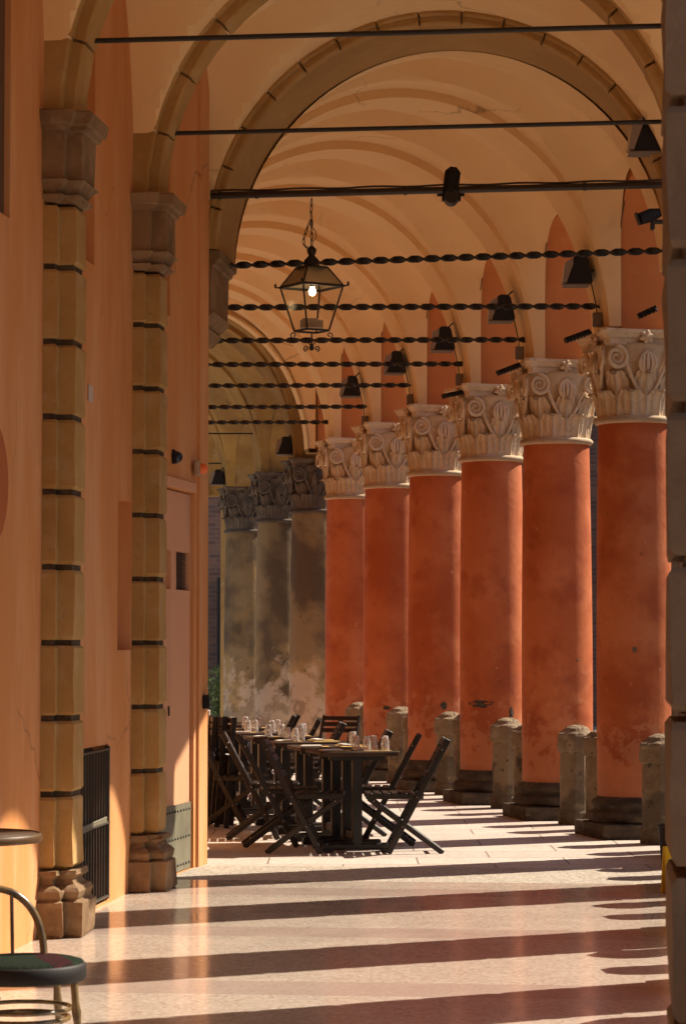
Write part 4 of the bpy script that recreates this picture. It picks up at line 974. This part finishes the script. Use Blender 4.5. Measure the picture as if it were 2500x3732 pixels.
# tumblers
mb = MB(); mb.lathe([(.034, 0), (.0345, .002), (.026, .105), (.020, .116), (0, .117)], 24); 
mb.lathe([(.0322, 0), (.0325, .002), (.0243, .100), (.018, .109), (0, .110)], 24)
v0 = MB(); n_ = 24
outer = [(.034, 0), (.0335, .03), (.030, .07), (.0265, .105), (.021, .116), (.0, .117)]; inner = [(.0, .106), (.018, .105), (.0235, .098), (.027, .07), (.0305, .03), (.0312, 0)]
v0.lathe(outer + inner + [(.034, 0)], 24)
gl = v0.build('glass_tumbler', 'tumbler'); gl['category'] = 'glass'; used_g = [False]
def on_table(i, x, y): 
    c = Vector((TX(tabs[i]), tabs[i], 0)); r = Matrix.Rotation(RZ, 3, 'Z') @ Vector((x, y, 0)); return c + r + Vector((0, 0, .771))
gspec = [(0, .02, -.05), (0, .085, -.16), (0, .17, -.02), (0, .235, -.14), (1, .20, .1),
         (2, -.10, -.12), (2, -.12, .14), (2, -.01, .1), (3, -.15, -.16), (3, -.02, -.1), (3, .16, -.05), (3, .22, .14),
         (4, -.12, -.1), (4, -.02, .1), (4, .1, -.14), (4, .2, .1), (5, -.1, -.1), (5, .06, .05), (5, .16, -.1)]
gt = ['nearest', 'second', 'third', 'fourth', 'fifth', 'sixth']
cnt = {}
for i, x, y in gspec:
    cnt[i] = cnt.get(i, 0)+1; q = ['first', 'second', 'third', 'fourth'][cnt[i]-1]
    place(gl, used_g, on_table(i, x, y), random.random(), 'upturned glass tumbler, %s from the left on the %s table' % (q, gt[i]), 'upturned tumblers on the tables')
# place mats, napkins with cutlery
mb = MB(); mb.box((0, 0, .002), (.22, .12, .004), None, 0); pm = mb.build('placemat', 'placemat'); pm['category'] = 'placemat'; up_ = [False]
mb = MB(); mb.box((0, 0, .004), (.17, .08, .008), None, .002); mb.box((.005, .004, .010), (.15, .06, .004), None, .001); nk = mb.build('napkin', 'napkin'); nk['category'] = 'napkin'; un_ = [False]
for i in range(6):
    for k, (x, y) in enumerate(((-.15, -.12), (.17, .10), (.16, -.18))):
        if i > 2 and k == 2: continue
        place(pm, up_, on_table(i, x, y+.02), RZ + R(random.uniform(-3, 3)), 'yellow paper placemat on the %s table, %s' % (gt[i], ['left side', 'right side at the back', 'right side at the front'][k]), 'yellow placemats on the tables')
        if k < 2: place(nk, un_, on_table(i, x-.04, y)+Vector((0, 0, .0045)), RZ + R(random.uniform(60, 110) if k else random.uniform(-15, 15)), 'white folded napkin on the %s table, %s' % (gt[i], ['left side', 'right side'][k]), 'white napkins on the tables')
for i, (dx, w) in enumerate(((-.22, .11), (-.29, .08))):
    p = Vector((TX(26.6)+dx-.02, 27.0-i*-.15, .771))
    mb = MB(); mb.box((0, 0, .075), (w, .06, .15), None, .006); o = mb.build('menu_holder', 'white'); o.location = p
    tag(o, ['white box shaped menu holder on the farthest table', 'smaller white holder behind the first one on the farthest table'][i], 'menu holder')

# ------------------------------------------------------------------ foreground chair and table at the left
fc = empty('bistro_chair', (-1.155, 9.55, 0), R(18), 'bamboo bistro chair with a woven green seat at the bottom left', 'chair')
mb = MB(); mb.lathe([(.0, .455), (.19, .462), (.215, .455), (.222, .445)], 40); mb.build('woven_seat', 'woven', fc)
mb = MB(); mb.lathe([(.0, .385), (.20, .385), (.224, .388), (.228, .395), (.228, .442), (.216, .452), (.0, .45)], 40); mb.build('seat_frame', 'black', fc)
for k, (x, y) in enumerate(((-.155, -.13), (.155, -.13), (-.15, .15), (.15, .15))):
    mb = MB(); pts = [Vector((x*(1+.22*(1-t)), y*(1+.22*(1-t)), .42*t)) for t in [i/12 for i in range(13)]]
    mb.tube(pts, [.0135 + (.004 if i in (3, 8) else 0) for i in range(13)], 10); mb.build('leg', 'brass', fc)
mb = MB(); mb.tube([(.165*math.cos(t), .165*math.sin(t), .25) for t in [2*PI*k/32 for k in range(32)]], .010, 8, closed=True)
mb.tube([(.175*math.cos(t), .175*math.sin(t), .285) for t in [2*PI*k/32 for k in range(32)]], .008, 8, closed=True); mb.build('ring_stretcher', 'brass', fc)
mb = MB(); hp = []
for i in range(33):
    t = PI*i/32; hp.append(Vector((-.08-.185*math.cos(t)*1.0, .14+.05*math.sin(t), .43 + .27*math.sin(t)**.75)))
mb.tube(hp, .014, 10); hp2 = [p + Vector((0, .012, -.03)) if 3 < i < 29 else p for i, p in enumerate(hp)]
mb.build('back_hoop', 'brass', fc)
mb = MB()
for s in (-.07, 0.0, .07): mb.tube([(-.08+s, .15, .43), (-.08+s, .18, .68)], .007, 8)
mb.build('back_spindle', 'brass', fc)
ft = empty('round_table', (-1.69, 11.9, -.015), 0, 'round brown table with brass rim cut by the left edge', 'table')
mb = MB(); mb.lathe([(0, .735), (.31, .735), (.318, .74), (.318, .757), (0, .758)], 48); mb.build('tabletop', 'table_top', ft)
mb = MB(); mb.lathe([(.318, .722), (.328, .722), (.334, .735), (.330, .755), (.322, .7615), (.316, .7615), (.316, .735), (.318, .722)], 48); mb.build('rim', 'rim_wood', ft)
mb = MB(); mb.lathe([(.15, 0), (.15, .02), (.05, .05), (.03, .10), (.028, .70), (.06, .72), (.10, .733)], 24); mb.build('pedestal', 'iron', ft)

# ------------------------------------------------------------------ far things
bw = empty('brick_building', (0, 0, 0), 0, 'old dark brick building across the street behind the columns', 'building')
mb = MB(); q = [Vector((x, y, 0)) for x, y in ((15.5, 10), (15.9, 10), (5.0, 75), (4.6, 75))]
mb.loft([[p + Vector((0, 0, -.2)) for p in q], [p + Vector((0, 0, 9.5)) for p in q]]); mb.build('wall', 'brick', bw)
mb = MB()
for Y in range(16, 74, 5):
    x = 15.5 - (Y-10)*10.9/65; mb.box((x-.01, Y, 3.2), (.12, 1.1, 2.0), None, .01)
mb.build('window', 'dark', bw)
fb = empty('far_brick_wall', (0, 0, 0), 0, 'dark brick wall closing the view at the far end on the left', 'building')
mb = MB(); mb.box((-6, 56, 4), (24, .4, 9)); mb.build('wall', 'brick', fb)
mb = MB(); mb.box((-2.50, 55.78, 1.4), (.34, .06, 3.2), None, .02); mb.build('doorway', 'dark', fb)
mb = MB(); mb.box((-3.9, 55.77, 6.6), (3, .05, .05)); mb.build('ledge', 'stone', fb)
rl = empty('railing', (-2.5, 47.5, 0), 0, 'thin dark metal railing at the far end on the left', 'railing')
mb = MB()
for i in range(14): mb.tube([(-.9+i*.13, 0, -.15), (-.9+i*.13, 0, 1.05)], .010, 6)
mb.build('bars', 'iron', rl)
mb = MB(); mb.tube([(-1, 0, .82), (1, 0, .82)], .014, 6); mb.tube([(-1, 0, .2), (1, 0, .2)], .014, 6); mb.build('rail', 'iron', rl)
def plant(loc, label, seed, h, n):
    root = empty('potted_shrub', loc, 0, label, 'shrub'); rnd = random.Random(seed)
    st = MB(); lf = MB()
    for i in range(9):
        a = rnd.uniform(0, 2*PI); tip = Vector((.3*math.cos(a)*rnd.random(), .3*math.sin(a)*rnd.random(), h*rnd.uniform(.7, 1)))
        st.tube([(0, 0, 0), tip*.5 + Vector((0, 0, .1)), tip], [.012, .008, .003], 5)
        for j in range(n):
            t = rnd.uniform(.15, 1); p = tip*t + Vector((rnd.gauss(0, .05), rnd.gauss(0, .05), 0)); d = Vector((rnd.gauss(0, 1), rnd.gauss(0, 1), rnd.uniform(-.2, 1.4))).normalized()
            s = d.cross(Vector((rnd.random(), rnd.random(), rnd.random()))).normalized()*.016; L = rnd.uniform(.09, .18)
            lf.add([p, p+d*L*.5+s, p+d*L, p+d*L*.5-s], [(0, 1, 2, 3)])
    st.build('stem', 'stem_shade_brown', root); lf.build('foliage', 'leaf', root, recalc=False)
    return root
plant((-2.20, 46.6, -.1), 'green shrub behind the railing, right one', 1, 1.3, 55)
plant((-2.55, 48.2, -.1), 'darker green shrub behind the railing, left one', 2, 1.2, 55)
# red banner behind the second capital
mb = MB(); c = at(1172, 900, 27.5); rings = []
for i in range(9):
    z = c.z + .75 - 1.35*i/8; rings.append([Vector((c.x+.16+dx, 27.6+.02*math.sin(dx*60+i), z)) for dx in (-.28, -.18, -.08, .02)] + [Vector((c.x+.16+dx, 27.615+.02*math.sin(dx*60+i), z)) for dx in (.02, -.08, -.18, -.28)])
mb.loft(rings, True); tag(mb.build('red_banner', 'red_cloth'), 'dark red banner glimpsed between the second and third capitals', 'banner')
# yellow sign and dark pot behind the front pier
ys_ = empty('caution_sign', (2.155, 16.95, 0), R(12), 'yellow folding floor sign half hidden behind the front pier', 'sign')
mb = MB(); mb.beam((0, -.06, .0), (0, -.01, .30), .20, .012, (1, 0, 0)); mb.beam((0, .06, .0), (0, .01, .30), .20, .012, (1, 0, 0)); mb.build('panel', 'yellow', ys_)
mb = MB(); mb.beam((-.03, -.052, .09), (.0, -.035, .19), .02, .006, (1, 0, 0)); mb.beam((.03, -.052, .09), (.0, -.035, .19), .02, .006, (1, 0, 0)); mb.beam((-.035, -.054, .085), (.035, -.054, .085), .012, .006, (0, 0, 1)); mb.build('mark', 'black', ys_)
mb = MB(); mb.lathe([(.085, 0), (.11, .27), (.12, .28), (.118, .30), (.10, .30), (.095, .26), (0, .26)], 20); o = mb.build('plant_pot', 'iron'); o.location = (2.38, 19.0, 0)
tag(o, 'dark round pot on the floor beside the front pier', 'pot')
